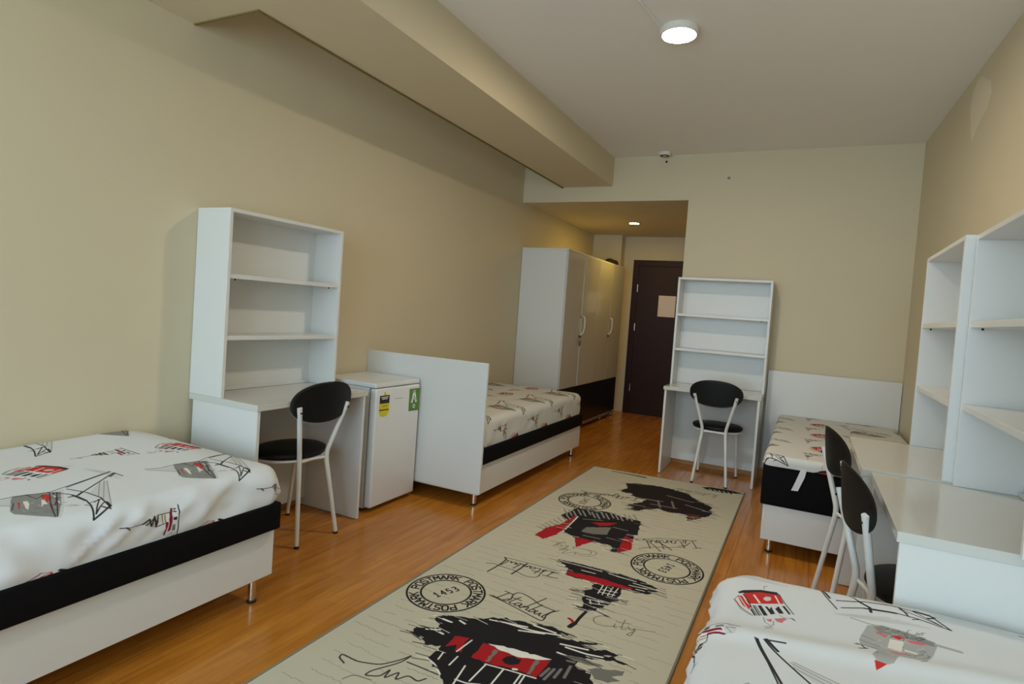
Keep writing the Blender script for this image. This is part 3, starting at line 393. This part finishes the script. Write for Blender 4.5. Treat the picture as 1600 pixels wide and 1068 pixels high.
# ------------------------------------------------------------------ beds
def chrome_leg(x, y, z, par):
    lg = MB().cyl((x, y, .012), (x, y, z), .0155, n=24).build('leg', CHROME, par, True)
    MB().lathe([(.002, 0), (.019, 0), (.019, .008), (.016, .0118), (.002, .0118)], x, y, 24).build('foot', RUBBER, lg, True)
def make_bed(label, x0, x1, y0, y1, zb, z1, z2, head, out=.022, legs=None, proud=(0, 1, 0, 0)):
    """white board box zb..z1, black upholstered base z1..z2; head = ('y0'|'y1', xa, xb, za, zb) puts a headboard at that end.
    proud = how far the black base stands out (left, right, near, far)"""
    t = thing('single_bed', label, 'bed')
    p = .018
    MB().box(x1-p, x1, y0, y1, zb, z1, bev=.0015, seg=1).build('side_board', WHITE, t)
    MB().box(x0, x0+p, y0, y1, zb, z1, bev=.0015, seg=1).build('side_board', WHITE, t)
    MB().box(x0+p, x1-p, y0, y0+p, zb, z1, bev=.0015, seg=1).build('end_board', WHITE, t)
    MB().box(x0+p, x1-p, y1-p, y1, zb, z1, bev=.0015, seg=1).build('end_board', WHITE, t)
    MB().box(x0+p, x1-p, y0+p, y1-p, zb+.004, zb+.02).build('bottom_panel', WHITE, t)
    l, r, n, f = [out*k for k in proud]
    MB().box(x0-l, x1+r, y0-n, y1+f, z1+.0005, z2, bev=.008, seg=3).build('upholstered_base', BLACKF, t, True)
    if head:
        e, xa, xb, za, zh = head
        ya, yb = (y0-p-.001, y0-.001) if e == 'y0' else (y1+.001, y1+p+.001)
        MB().box(xa, xb, ya, yb, za, zh, bev=.0015, seg=1).build('headboard', WHITE, t)
    for x, y in legs: chrome_leg(x, y, zb-.0005, t)
    return t
b1 = make_bed('single bed on the left nearest the camera with black upholstered band', .010, .822, -.08, 1.755, .110, .310, .420, None, out=.036,
    legs=[(.775, 1.700), (.06, 1.70), (.775, -.02), (.06, -.02)])
b2 = make_bed('single bed beyond the fridge with a plain white headboard panel facing us', .012, .940, 3.243, 5.073, .085, .277, .382, ('y0', .001, .9636, .098, .930), out=.018,
    legs=[(.885, 3.300), (.06, 3.30), (.900, 4.990), (.06, 4.99)])
b3 = make_bed('single bed in the far right corner with headboard on the far wall', 2.592, 3.420, 3.612, 5.420, .081, .280, .505, ('y1', 2.464, 3.436, .090, .925), out=.016, proud=(1, .5, .5, 0),
    legs=[(2.640, 3.660), (3.37, 3.66), (2.64, 5.36), (3.37, 5.36)])
b4 = make_bed('single bed in the right foreground, nearest bottom corner', 2.640, 3.430, .01, 1.820, .100, .300, .420, None, out=.0,
    legs=[(2.70, 1.76), (3.37, 1.76), (2.70, .07), (3.37, .07)])

# ---- print painter: draws flat cloth prints into pixel grids
PAL = {'k': (30, 27, 30), 'd': (34, 24, 24), 'r': (168, 26, 34), 'b': (92, 50, 34), 'g': (120, 118, 112), 's': (150, 148, 142), 'c': (232, 230, 222), 'h': (58, 54, 52), 't': (120, 114, 104),
       'w': (206, 207, 206), 'o': (214, 120, 126), 'm': (132, 26, 52)}
class Painter:
    def __init__(s, w, h, res, base):
        s.res = res; s.nx = int(round(w/res)); s.ny = int(round(h/res)); s.a = np.empty((s.ny, s.nx, 3), np.float32); s.a[:] = np.array(base, np.float32)
    def _box(s, P, pad):
        x0 = max(0, int((P[:, 0].min()-pad)/s.res)); x1 = min(s.nx, int((P[:, 0].max()+pad)/s.res)+2)
        y0 = max(0, int((P[:, 1].min()-pad)/s.res)); y1 = min(s.ny, int((P[:, 1].max()+pad)/s.res)+2)
        if x1 <= x0 or y1 <= y0: return None
        X, Y = np.meshgrid((np.arange(x0, x1)+.5)*s.res, (np.arange(y0, y1)+.5)*s.res); return x0, x1, y0, y1, X, Y
    def _mix(s, b, al, col):
        x0, x1, y0, y1 = b[:4]; v = s.a[y0:y1, x0:x1]; v += (np.array(col, np.float32)-v)*al[..., None].astype(np.float32)
    def poly(s, P, col, al=1.):
        P = np.array(P, float); b = s._box(P, s.res)
        if b is None: return
        X, Y = b[4], b[5]; acc = np.zeros(X.shape, np.float32)
        for ox, oy in ((-.25, -.25), (.25, .25), (-.25, .25), (.25, -.25)):
            ins = np.zeros(X.shape, bool); xx = X+ox*s.res; yy = Y+oy*s.res
            for i in range(len(P)):
                (ax, ay), (bx, by) = P[i], P[(i+1) % len(P)]
                if ay == by: continue
                c = ((ay > yy) != (by > yy)) & (xx < (bx-ax)*(yy-ay)/(by-ay)+ax); ins ^= c
            acc += ins*.25
        s._mix(b, acc*al, col)
    def line(s, P, wd, col, al=1.):
        P = np.array(P, float)
        for (ax, ay), (bx, by) in zip(P, P[1:]):
            b = s._box(np.array([[ax, ay], [bx, by]]), wd+s.res)
            if b is None: continue
            X, Y = b[4], b[5]; dx, dy = bx-ax, by-ay; L = dx*dx+dy*dy+1e-12
            t = np.clip(((X-ax)*dx+(Y-ay)*dy)/L, 0, 1); d = np.hypot(X-ax-t*dx, Y-ay-t*dy)
            s._mix(b, np.clip((wd/2-d)/s.res+.5, 0, 1)*al, col)
    def ring(s, cx, cy, r, wd, col):
        s.line([(cx+r*math.cos(a), cy+r*math.sin(a)) for a in np.linspace(0, 2*PI, 60)], wd, col)
    def image(s, name):
        im = bpy.data.images.new(name, s.nx, s.ny, alpha=False)
        f = np.ones((s.ny, s.nx, 4), np.float32); f[..., :3] = np.clip(s.a/255, 0, 1); im.pixels.foreach_set(f.ravel()); im.update(); im.pack(); return im

def cloth_mat(name, im, sx, sy, rough=.85, bump=.25, bscale=900, u0=0, v0=0, ext='REPEAT'):
    m = bpy.data.materials.new(name); m.use_nodes = True; nt = m.node_tree; b = nt.nodes['Principled BSDF']
    uv = nt.nodes.new('ShaderNodeUVMap'); uv.uv_map = 'cloth'
    mp = nt.nodes.new('ShaderNodeMapping'); mp.inputs['Scale'].default_value = (1/sx, 1/sy, 1); mp.inputs['Location'].default_value = (-u0/sx, -v0/sy, 0)
    t = nt.nodes.new('ShaderNodeTexImage'); t.image = im; t.extension = ext
    nt.links.new(uv.outputs['UV'], mp.inputs['Vector']); nt.links.new(mp.outputs['Vector'], t.inputs['Vector']); nt.links.new(t.outputs['Color'], b.inputs['Base Color'])
    b.inputs['Roughness'].default_value = rough; b.inputs['Specular IOR Level'].default_value = .25
    tc = nt.nodes.new('ShaderNodeTexCoord'); n = nt.nodes.new('ShaderNodeTexNoise'); n.inputs['Scale'].default_value = bscale
    bp = nt.nodes.new('ShaderNodeBump'); bp.inputs['Strength'].default_value = bump; bp.inputs['Distance'].default_value = .001
    nt.links.new(tc.outputs['Object'], n.inputs['Vector']); nt.links.new(n.outputs['Fac'], bp.inputs['Height']); nt.links.new(bp.outputs['Normal'], b.inputs['Normal'])
    return m

SHEET_BASE = (222, 226, 231)
SPAL = dict(PAL); SPAL.update({'w': (208, 211, 214), 'r': (206, 52, 50), 'k': (44, 44, 48), 'g': (142, 143, 142), 's': (176, 177, 177)})
def motif(p, name, cx, cy):
    for kind, col, wd, pts in ART['M'][name]:
        q = [(cx+a, cy+b) for a, b in pts]
        if kind == 'p': p.poly(q, SPAL[col])
        else: p.line(q, wd*1.15, SPAL[col])
        if name in ('tower', 'plaza') and kind == 'p' and col in 'gs' and len(pts) > 6: sketchy(p, pts, cx, cy, 26, 5)
def sketchy(p, pts, cx, cy, n, seed):
    g = np.random.RandomState(seed); P = np.array(pts)+[cx, cy]; a, b = P.min(0), P.max(0); c = (a+b)/2; h = (b-a)*.34
    for _ in range(n):
        q = c+(g.rand(2)*2-1)*h; L = .006+g.rand()*.016; t = g.rand()*6.3 if g.rand() > .5 else .7
        p.line([q, q+[L*math.cos(t), L*math.sin(t)], q+[L*math.cos(t)+g.randn()*.004, L*math.sin(t)+.006]], .0016, SPAL['k' if g.rand() > .35 else 'c'], .55)
def smear(p, cx, cy, L, dy):
    for k in range(5): p.line([(cx-L/2+k*.01, cy+k*.004), (cx+L/2-k*.02, cy+dy+k*.004)], .010, SPAL['s'], .22)
# repeating cloth: 1.32 m by 0.515 m
PXT, PYT = 1.32, .515
tile = Painter(PXT, PYT, .00125, SHEET_BASE)
for ox in (-PXT, 0, PXT):
    for oy in (-PYT, 0, PYT):
        for nm, x, y in (('bridge', .04, .270), ('tower', .02, .015), ('tram', .38, .065), ('minaret', .33, .325), ('bridge', .68, .130), ('tower', .686, .457), ('minaret', .925, .185), ('tram', 1.03, .40)):
            motif(tile, nm, x+ox, y+oy)
        smear(tile, .52+ox, .20+oy, .16, .03); smear(tile, 1.18+ox, .40+oy, .16, .03)
tile_im = tile.image('city_print_cloth')
big = Painter(1.5, 1.3, .001, SHEET_BASE)       # the foreground bed: x 2.35.., y 0.8..
for nm, x, y in (('tram', 2.703, 1.655), ('plaza', 3.010, 1.575), ('bridge', 2.955, 1.850), ('minaret', 2.600, 1.390), ('bridge', 2.86, 1.345), ('minaret', 3.33, 1.72), ('tram', 3.33, 1.98), ('tram', 2.70, 1.14), ('plaza', 3.01, 1.06), ('tram', 3.33, 1.46)):
    motif(big, nm, x-2.35, y-.8)
smear(big, .62, .90, .2, .02); smear(big, .30, 1.00, .2, .01)
big.line([(3.135-2.35, 1.885-.8), (3.150-2.35, 1.875-.8), (3.155-2.35, 1.850-.8)], .004, SPAL['k'])
big_im = big.image('foreground_city_print')

from mathutils import noise as MN
def make_sheet(name, label, x0, x1, y0, y1, ztop, hem, material, r=.05, R=.07, amp=.006, dome=None, hemfn=None, step=.014, seed=0, fold=.010, shapefn=None, group=None, ylim=(-9, 9)):
    """cloth fitted over a mattress: flat top, rounded edges, sides down to the hem"""
    drop = ztop-hem; ext = drop+.02
    qx0, qx1, qy0, qy1 = x0+R, x1-R, y0+R, y1-R
    arc = r*PI/2; flat = R-r
    def place(s, t):
        qx = min(max(s, qx0), qx1); qy = min(max(t, qy0), qy1); dx, dy = s-qx, t-qy; d = math.hypot(dx, dy)
        nx, ny = (dx/d, dy/d) if d > 1e-9 else (0, 0)
        if d <= flat: g, h, vert = d, 0, 0
        elif d <= flat+arc: a = (d-flat)/r; g, h, vert = flat+r*math.sin(a), r*(1-math.cos(a)), a/(PI/2)
        else: g, h, vert = R, r+(d-flat-arc), 1
        x, y = qx+nx*g, qy+ny*g
        he = hemfn(x, y) if hemfn else hem
        z = max(ztop-h, he)
        if dome: z += dome(x, y)*(1-min(1, h/drop))
        n = MN.noise(Vector((s*3.1+seed, t*2.3, seed)))*.6+MN.noise(Vector((s*9+seed, t*7, 3)))*.25
        z += amp*n*(1-vert)
        w = fold*vert*(MN.noise(Vector((s*4+seed, t*6.5, z*3)))+.5*MN.noise(Vector((s*13, t*13+seed, z*8))))
        rd = MN.noise(Vector(((s-t)*7+z*16, seed+4, (s+t)*2.5))); w += fold*.6*vert*max(0, 1-abs(rd)*5)
        w += fold*.55*vert*MN.noise(Vector(((s+t)*9+z*14, seed, 1)))
        k = min(1, max(0, (z-he)/.03)) if vert == 1 else 1
        x += nx*w*k; y += ny*w*k
        if shapefn: x, y, z = shapefn(x, y, z, vert, nx, ny)
        return max(x, .003), min(max(y, ylim[0]), ylim[1]), z
    e = ext+arc-r
    xs = np.arange(x0-e+0, x1+e+step, step); ys = np.arange(y0-e, y1+e+step, step)
    bm = bmesh.new(); uvl = bm.loops.layers.uv.new('cloth'); V = {}
    for i, s in enumerate(xs):
        for j, t in enumerate(ys):
            qx = min(max(s, qx0), qx1); qy = min(max(t, qy0), qy1)
            if math.hypot(s-qx, t-qy) > R+ext+step*2: continue
            V[i, j] = bm.verts.new(place(s, t))
    for i in range(len(xs)-1):
        for j in range(len(ys)-1):
            k = [(i, j), (i+1, j), (i+1, j+1), (i, j+1)]
            if all(q in V for q in k):
                vs = [V[q] for q in k]
                zz = [v.co.z for v in vs]
                if max(zz) <= hem+1e-5: continue
                f = bm.faces.new(vs); f.smooth = True
                for lp, q in zip(f.loops, k): lp[uvl].uv = (xs[q[0]], ys[q[1]])
    for v in [v for v in bm.verts if not v.link_faces]: bm.verts.remove(v)
    # close the underside so that the covered mattress is solid
    me = bpy.data.meshes.new(name); bm.to_mesh(me); bm.free(); me.materials.append(material)
    o = bpy.data.objects.new(name, me); C.objects.link(o)
    return tag(o, label, 'bedding', group)

def TILE_MAT(n, u0, v0, tint=None):
    m = cloth_mat(n, tile_im, PXT, PYT, u0=u0, v0=v0)
    if tint:                                    # multiplies the whole print by a cream tint
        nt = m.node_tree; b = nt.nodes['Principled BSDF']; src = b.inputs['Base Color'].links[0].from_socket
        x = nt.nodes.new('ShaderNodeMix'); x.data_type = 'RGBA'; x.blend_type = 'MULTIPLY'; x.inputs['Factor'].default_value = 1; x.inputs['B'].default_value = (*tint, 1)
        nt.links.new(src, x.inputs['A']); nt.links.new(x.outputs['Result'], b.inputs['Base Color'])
    return m
def dome1(x, y):
    e = min(1, max(0, (1.80-y)/.22)); e = e*e*(3-2*e)
    return (.052*(1-min(1, max(0, x/.9))**1.6)+.012*math.sin(y*3.1+.6)*math.sin(x*3.5))*e
def shape1(x, y, z, vert, nx, ny):
    return x, y, z
make_sheet('bed_sheet', 'white city-print sheet tucked over the mattress of the nearest left bed', .004, .846, -.06, 1.765, .565, .4205, TILE_MAT('city_print_sheet_near', 0, 0), dome=dome1,
           fold=.021, amp=.009, seed=2, hemfn=lambda x, y: .4205)
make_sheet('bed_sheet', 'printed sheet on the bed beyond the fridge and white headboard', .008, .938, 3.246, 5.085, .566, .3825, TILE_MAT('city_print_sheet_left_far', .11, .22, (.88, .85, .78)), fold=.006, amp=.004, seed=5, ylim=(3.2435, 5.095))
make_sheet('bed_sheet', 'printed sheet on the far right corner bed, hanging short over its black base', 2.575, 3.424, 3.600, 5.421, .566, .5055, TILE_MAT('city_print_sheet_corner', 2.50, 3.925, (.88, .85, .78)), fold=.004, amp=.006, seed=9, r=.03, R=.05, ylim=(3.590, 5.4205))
def dome4(x, y):
    return .012*math.sin(x*5+1)*math.sin(y*3)+.010*math.exp(-((y-1.47-.10*(x-2.6))/.035)**2)
make_sheet('bed_sheet', 'white city-print sheet with red tram motif on the foreground right bed', 2.575, 3.475, -.03, 1.878, .566, .16, cloth_mat('city_print_sheet_foreground', big_im, 1.5, 1.3, u0=2.35, v0=.8), dome=dome4,
           fold=.016, amp=.007, seed=13, r=.06, R=.10, ylim=(-.05, 1.888), hemfn=lambda x, y: .16)
# a white tie strap hanging over the black base of the corner bed, and the loose sheet edge at its side
st = MB().poly([(2.770, 0, .512), (2.799, 0, .512), (2.792, 0, .47), (2.764, 0, .390), (2.730, 0, .388), (2.748, 0, .44)], .003, (0, -1, 0)).build('tie_strap', mat('white_cloth_tape', srgb(220, 220, 222), .8, noise=.02), None)
st.location = (0, 3.5985, 0); tag(st, 'short white cloth strap hanging over the black base of the corner bed', 'strap')
st = MB().poly([(0, 3.640, .515), (0, 3.700, .512), (0, 3.770, .440), (0, 3.80, .41), (0, 3.73, .452), (0, 3.67, .49)], .004, (-1, 0, 0)).build('loose_sheet_corner', mat('white_sheet_cloth', srgb(222, 222, 224), .8, noise=.02), None)
st.location = (2.5735, 0, 0); tag(st, 'loose white sheet corner hanging at the side of the corner bed', 'bedding')

# ------------------------------------------------------------------ rug
RX0, RY0, RW, RL = 1.205, .97, 1.196, 3.805
rp = Painter(RW, RL, .0015, (196, 191, 172))
rr = np.random.RandomState(11)
for y in np.arange(.03, RL, .062):          # faint lines of cursive writing across the rug
    x = .02+rr.rand()*.1
    while x < RW-.1:
        L = .05+rr.rand()*.16; n = int(L/.008)+3
        px = np.linspace(x, x+L, n); py = y-.03*px+np.cumsum(rr.randn(n))*.0012+rr.randn(n)*.0022
        rp.line(list(zip(px, py)), .003, PAL['t'], .28+.25*rr.rand()); x += L+.02+rr.rand()*.08
def rough(P, a=.006):
    P = np.array(P, float); out = []
    for i in range(len(P)):
        p, q = P[i], P[(i+1) % len(P)]; n = max(1, int(np.hypot(*(q-p))/.016))
        for k in range(n): out.append(p+(q-p)*k/n+(rr.randn(2)*a if k else 0))
    return out
for kind, col, wd, pts in ART['rug']:
    if kind == 'p': rp.poly(rough(pts, .006 if col in 'kd' else .0022), PAL[col])
    else:
        q = [tuple(v) for v in smooth_path([(a, b, 0) for a, b in pts], 3, .3)] if len(pts) > 2 else pts
        rp.line([(v[0], v[1]) for v in q], wd, PAL[col])
# bristle marks around the painted shapes
for kind, col, wd, pts in ART['rug']:
    if kind == 'p' and col in 'kd' and len(pts) > 10:
        P = np.array(pts)
        for _ in range(90):
            i = rr.randint(len(P)); p = P[i]+(P[(i+1) % len(P)]-P[i])*rr.rand(); L = .02+rr.rand()*.05
            rp.line([p, p+np.array([L*(1 if rr.rand() > .5 else -1), -.15*L+rr.randn()*.006])], .0022+rr.rand()*.003, PAL[col] if rr.rand() > .35 else PAL['c'], .9)
GLY = {'P': [[(0, 0), (0, 1), (.6, 1), (.7, .8), (.6, .5), (0, .5)]], 'O': [[(.1, 0), (0, .2), (0, .8), (.1, 1), (.6, 1), (.7, .8), (.7, .2), (.6, 0), (.1, 0)]],
       'S': [[(.7, .9), (.5, 1), (.1, 1), (0, .75), (.1, .55), (.6, .45), (.7, .25), (.6, 0), (.1, 0), (0, .1)]], 'T': [[(0, 1), (.7, 1)], [(.35, 1), (.35, 0)]],
       'M': [[(0, 0), (0, 1), (.35, .4), (.7, 1), (.7, 0)]], 'A': [[(0, 0), (.35, 1), (.7, 0)], [(.15, .35), (.55, .35)]],
       'R': [[(0, 0), (0, 1), (.6, 1), (.7, .8), (.6, .5), (0, .5)], [(.3, .5), (.7, 0)]], 'K': [[(0, 0), (0, 1)], [(.7, 1), (0, .45)], [(.2, .6), (.7, 0)]],
       '1': [[(.1, .75), (.35, 1), (.35, 0)], [(.1, 0), (.6, 0)]], '4': [[(.55, 0), (.55, 1), (0, .35), (.75, .35)]],
       '5': [[(.65, 1), (.1, 1), (.05, .55), (.5, .6), (.7, .35), (.55, 0), (.05, .05)]], '3': [[(.05, .95), (.6, 1), (.65, .7), (.3, .55), (.7, .4), (.6, 0), (.05, .05)]]}
def glyph(p, ch, x, y, ang, h, wd, wf=.72):
    c, s = math.cos(ang), math.sin(ang)
    for st in GLY[ch]:
        p.line([(x+c*(a-.35)*h*wf-s*(b-.5)*h, y+s*(a-.35)*h*wf+c*(b-.5)*h) for a, b in st], wd, PAL['k'])
def postmark(cx, cy, R, a0, nang, nl):
    rp.ring(cx, cy, R-.004, .0085, PAL['k']); rp.ring(cx, cy, R*.63, .0085, PAL['k'])
    txt = 'POSTMARK POSTMARK POSTMARK '
    for i, ch in enumerate(txt):
        if ch == ' ': continue
        a = a0-i*2*PI/len(txt); rr_ = R*.80
        glyph(rp, ch, cx+rr_*math.cos(a), cy+rr_*math.sin(a), a-PI/2, R*.21, .0075, .95)
    for i, ch in enumerate('1453'):
        t = (i-1.5)*nl/3.6; glyph(rp, ch, cx+t*math.cos(nang), cy+t*math.sin(nang), nang, .040, .0065, .62)
A75 = math.radians(75)
postmark(.190, 1.238, .176, A75, math.radians(66), .118)
postmark(.983, 2.089, .185, A75, math.radians(-104), .118)
postmark(.255, 2.851, .180, A75, math.radians(-88), .130)
CUR = {'I': ([(0, 1), (.5, 1.02)], [(.28, 1), (.12, 0)], [(-.15, .02), (.4, 0)]), 's': ([(0, 0), (.18, .48), (.24, .2), (.12, -.02), (0, .08)],), 't': ([(.2, 1.05), (.05, .1), (.16, 0), (.3, .12)], [(-.08, .68), (.42, .74)]),
       'a': ([(.3, .42), (.12, .46), (0, .2), (.08, 0), (.24, .12), (.32, .44), (.3, .04), (.42, .06)],), 'n': ([(0, 0), (.08, .46), (.06, .1), (.24, .46), (.3, .3), (.28, .02), (.4, .08)],),
       'b': ([(.22, 1.2), (.04, .05), (.14, 0), (.3, .2), (.26, .42), (.1, .36)],), 'u': ([(.02, .46), (0, .1), (.12, 0), (.28, .44), (.26, .06), (.38, .05)],), 'l': ([(.2, 1.15), (.04, .1), (.12, 0), (.26, .1)],),
       'C': ([(.75, .95), (.4, 1.12), (.02, .7), (.1, .15), (.5, 0), (.9, .18)],), 'i': ([(.04, .46), (0, .06), (.12, .03)], [(.08, .72), (.1, .76)]), 'y': ([(0, .46), (.06, .12), (.18, .1), (.32, .46), (.14, -.5), (-.08, -.42), (.3, .1)],)}
def cursive(txt, x0, y0, x1, y1, h, wd, col, flip=1):
    L = math.hypot(x1-x0, y1-y0); cx, cy = (x1-x0)/L, (y1-y0)/L; ux, uy = -cy*flip, cx*flip
    adv = {'I': .5, 's': .3, 't': .36, 'a': .45, 'n': .42, 'b': .36, 'u': .42, 'l': .3, 'C': .95, 'i': .24, 'y': .4}
    tot = sum(adv[c] for c in txt); k = L/tot; p = 0
    for c in txt:
        for st in CUR[c]:
            q = [tuple(v) for v in smooth_path([(a*k*1.05+p*k, b*h, 0) for a, b in st], 3, .4)] if len(st) > 2 else [(a*k*1.05+p*k, b*h) for a, b in st]
            rp.line([(x0+cx*v[0]+ux*v[1], y0+cy*v[0]+uy*v[1]) for v in q], wd, PAL[col])
        p += adv[c]
for t_ in ART['words']: cursive(*t_)
rug_im = rp.image('istanbul_rug_print')
rug = thing('runner_rug', 'long cream runner rug printed with black and red city sketches and round postmarks', 'rug', (0, 0, 0))
bm = bmesh.new(); uvl = bm.loops.layers.uv.new('cloth'); nx, ny = 26, 80; G = {}
for i in range(nx+1):
    for j in range(ny+1):
        x = RX0+RW*i/nx; y = RY0+RL*j/ny+(.055*(i/nx)-.02)*max(0, (j-ny+20)/20)
        G[i, j] = bm.verts.new((x, y, .0065+.0008*MN.noise(Vector((x*3, y*2, 0)))))
for i in range(nx):
    for j in range(ny):
        k = [(i, j), (i+1, j), (i+1, j+1), (i, j+1)]; f = bm.faces.new([G[q] for q in k]); f.smooth = True
        for lp, q in zip(f.loops, k): lp[uvl].uv = (RW*q[0]/nx, RL*q[1]/ny)
me = bpy.data.meshes.new('pile'); bm.to_mesh(me); bm.free(); me.materials.append(cloth_mat('rug_print', rug_im, RW, RL, rough=.95, bump=.5, bscale=500, ext='EXTEND'))
o = bpy.data.objects.new('pile', me); C.objects.link(o); o.parent = rug
BND = mat('grey_binding_tape', srgb(128, 124, 108), .9, noise=.1, nscale=200)
yr = RY0+RL+.035
m = MB(); m.tube([(RX0-.002, RY0, .0055), (RX0-.002, RY0+RL*.75, .0055), (RX0-.002, RY0+RL-.02, .0055)], .0055, n=8); m.build('edge_binding', BND, rug, True)
m = MB(); m.tube([(RX0+RW+.002, RY0, .0055), (RX0+RW+.002, RY0+RL*.75, .0055), (RX0+RW+.002, yr, .0055)], .0055, n=8); m.build('edge_binding', BND, rug, True)
m = MB(); m.tube([(RX0, RY0+RL-.021, .004), (RX0+RW, yr-.001, .004)], .004, n=8); m.build('end_hem', mat('cream_hem', srgb(176, 168, 140), .9, noise=.1, nscale=200), rug, True)
m = MB(); m.tube([(RX0, RY0, .004), (RX0+RW, RY0, .004)], .004, n=8); m.build('end_hem', bpy.data.materials['cream_hem'], rug, True)

# ------------------------------------------------------------------ chairs
def make_chair(label):
    t = thing('dining_chair', label, 'chair', group=None)
    # seat: round black pad
    m = MB(); m.lathe([(.002, .424), (.165, .424), (.192, .428), (.200, .440), (.197, .454), (.180, .462), (.10, .466), (.002, .467)], 0, .045, 56, 1, .84); m.build('seat', LEATHER, t, True)
    m = MB(); m.lathe([(.120, .410), (.188, .410), (.192, .415), (.188, .4235), (.120, .4235)], 0, .045, 56, 1, .84); m.build('seat_frame', PAINTM, t, True)
    for s in (-1, 1):
        P = [(s*.131, -.190, .012), (s*.088, -.128, .432), (s*.162, -.192, .716)]
        lg = MB().tube(smooth_path(P, 6, .12), [.0105]+[.0125]*7+[.0125], n=14).build('leg', PAINTM, t, True)
        MB().cyl((s*.1315, -.1905, 0), (s*.131, -.190, .0118), .0125, n=14).build('rubber_foot', RUBBER, lg)
        MB().cyl((s*.158, -.196, .690), (s*.158, -.2045, .690), .0045, n=8).build('screw', DARK, lg)
        P = [(s*.157, .215, .012), (s*.138, .150, .412)]
        lg = MB().tube(P, [.0095, .0115], n=14).build('leg', PAINTM, t, True)
        MB().cyl((s*.1572, .2155, 0), (s*.157, .215, .0118), .0118, n=14).build('rubber_foot', RUBBER, lg)
    m = MB(); m.tube([(-.090, -.127, .416), (0, -.115, .416), (.090, -.127, .416)], .008, n=10); m.build('stretcher', PAINTM, t, True)
    # backrest: curved oval pad with a white shell behind it
    def oval(a, b, y0, thick, name, mt, zc=.732, puff=0.):
        bm = bmesh.new(); n = 48; K = 8; F = []; B = []
        for k in range(K+1):
            q = k/K; fr = []; bk = []
            for i in range(n):
                th = 2*PI*i/n; cx_, sz = math.cos(th), math.sin(th)
                X = a*q*math.copysign(abs(cx_)**.88, cx_); Z = b*q*math.copysign(abs(sz)**.90, sz)
                Y = y0+.80*X*X-.10*Z
                e = math.sqrt(max(0, 1-q**5)); fr.append(bm.verts.new((X, Y+thick*e*(1)+puff*(1-q*q), zc+Z))); bk.append(bm.verts.new((X, Y-thick*.25*e, zc+Z)))
            F.append(fr); B.append(bk)
        for k in range(K):
            for i in range(n):
                j = (i+1) % n
                if k == 0: continue
                bm.faces.new((F[k][i], F[k+1][i], F[k+1][j], F[k][j])); bm.faces.new((B[k][i], B[k][j], B[k+1][j], B[k+1][i]))
        for i in range(n):
            j = (i+1) % n; bm.faces.new((F[K][i], B[K][i], B[K][j], F[K][j]))
        bm.faces.new(F[1]); bm.faces.new(B[1][::-1])
        for v in F[0]+B[0]: bm.verts.remove(v)
        bmesh.ops.recalc_face_normals(bm, faces=bm.faces)
        me = bpy.data.meshes.new(name); bm.to_mesh(me); bm.free(); me.materials.append(mt)
        for p in me.polygons: p.use_smooth = True
        o = bpy.data.objects.new(name, me); C.objects.link(o); o.parent = t; return o
    oval(.205, .107, -.206, .013, 'backrest', LEATHER, puff=.006)
    oval(.203, .105, -.2035, .004, 'backrest_rim', PAINTM, zc=.7285)
    return t
c1 = make_chair('black and white chair at the left desk, back legs toward the room')
c1.location = (.333, 2.314, 0); c1.rotation_euler = (0, 0, 1.535)
dup(c1, (2.129, 5.039, 0), -.014, 'black and white chair at the far desk, seen from straight behind')
dup(c1, (3.114, 2.317, 0), -1.387, 'black and white chair at the nearest right desk, half hidden by it')
dup(c1, (3.083, 3.135, 0), -1.353, 'black and white chair at the second right desk, behind the other right chair')
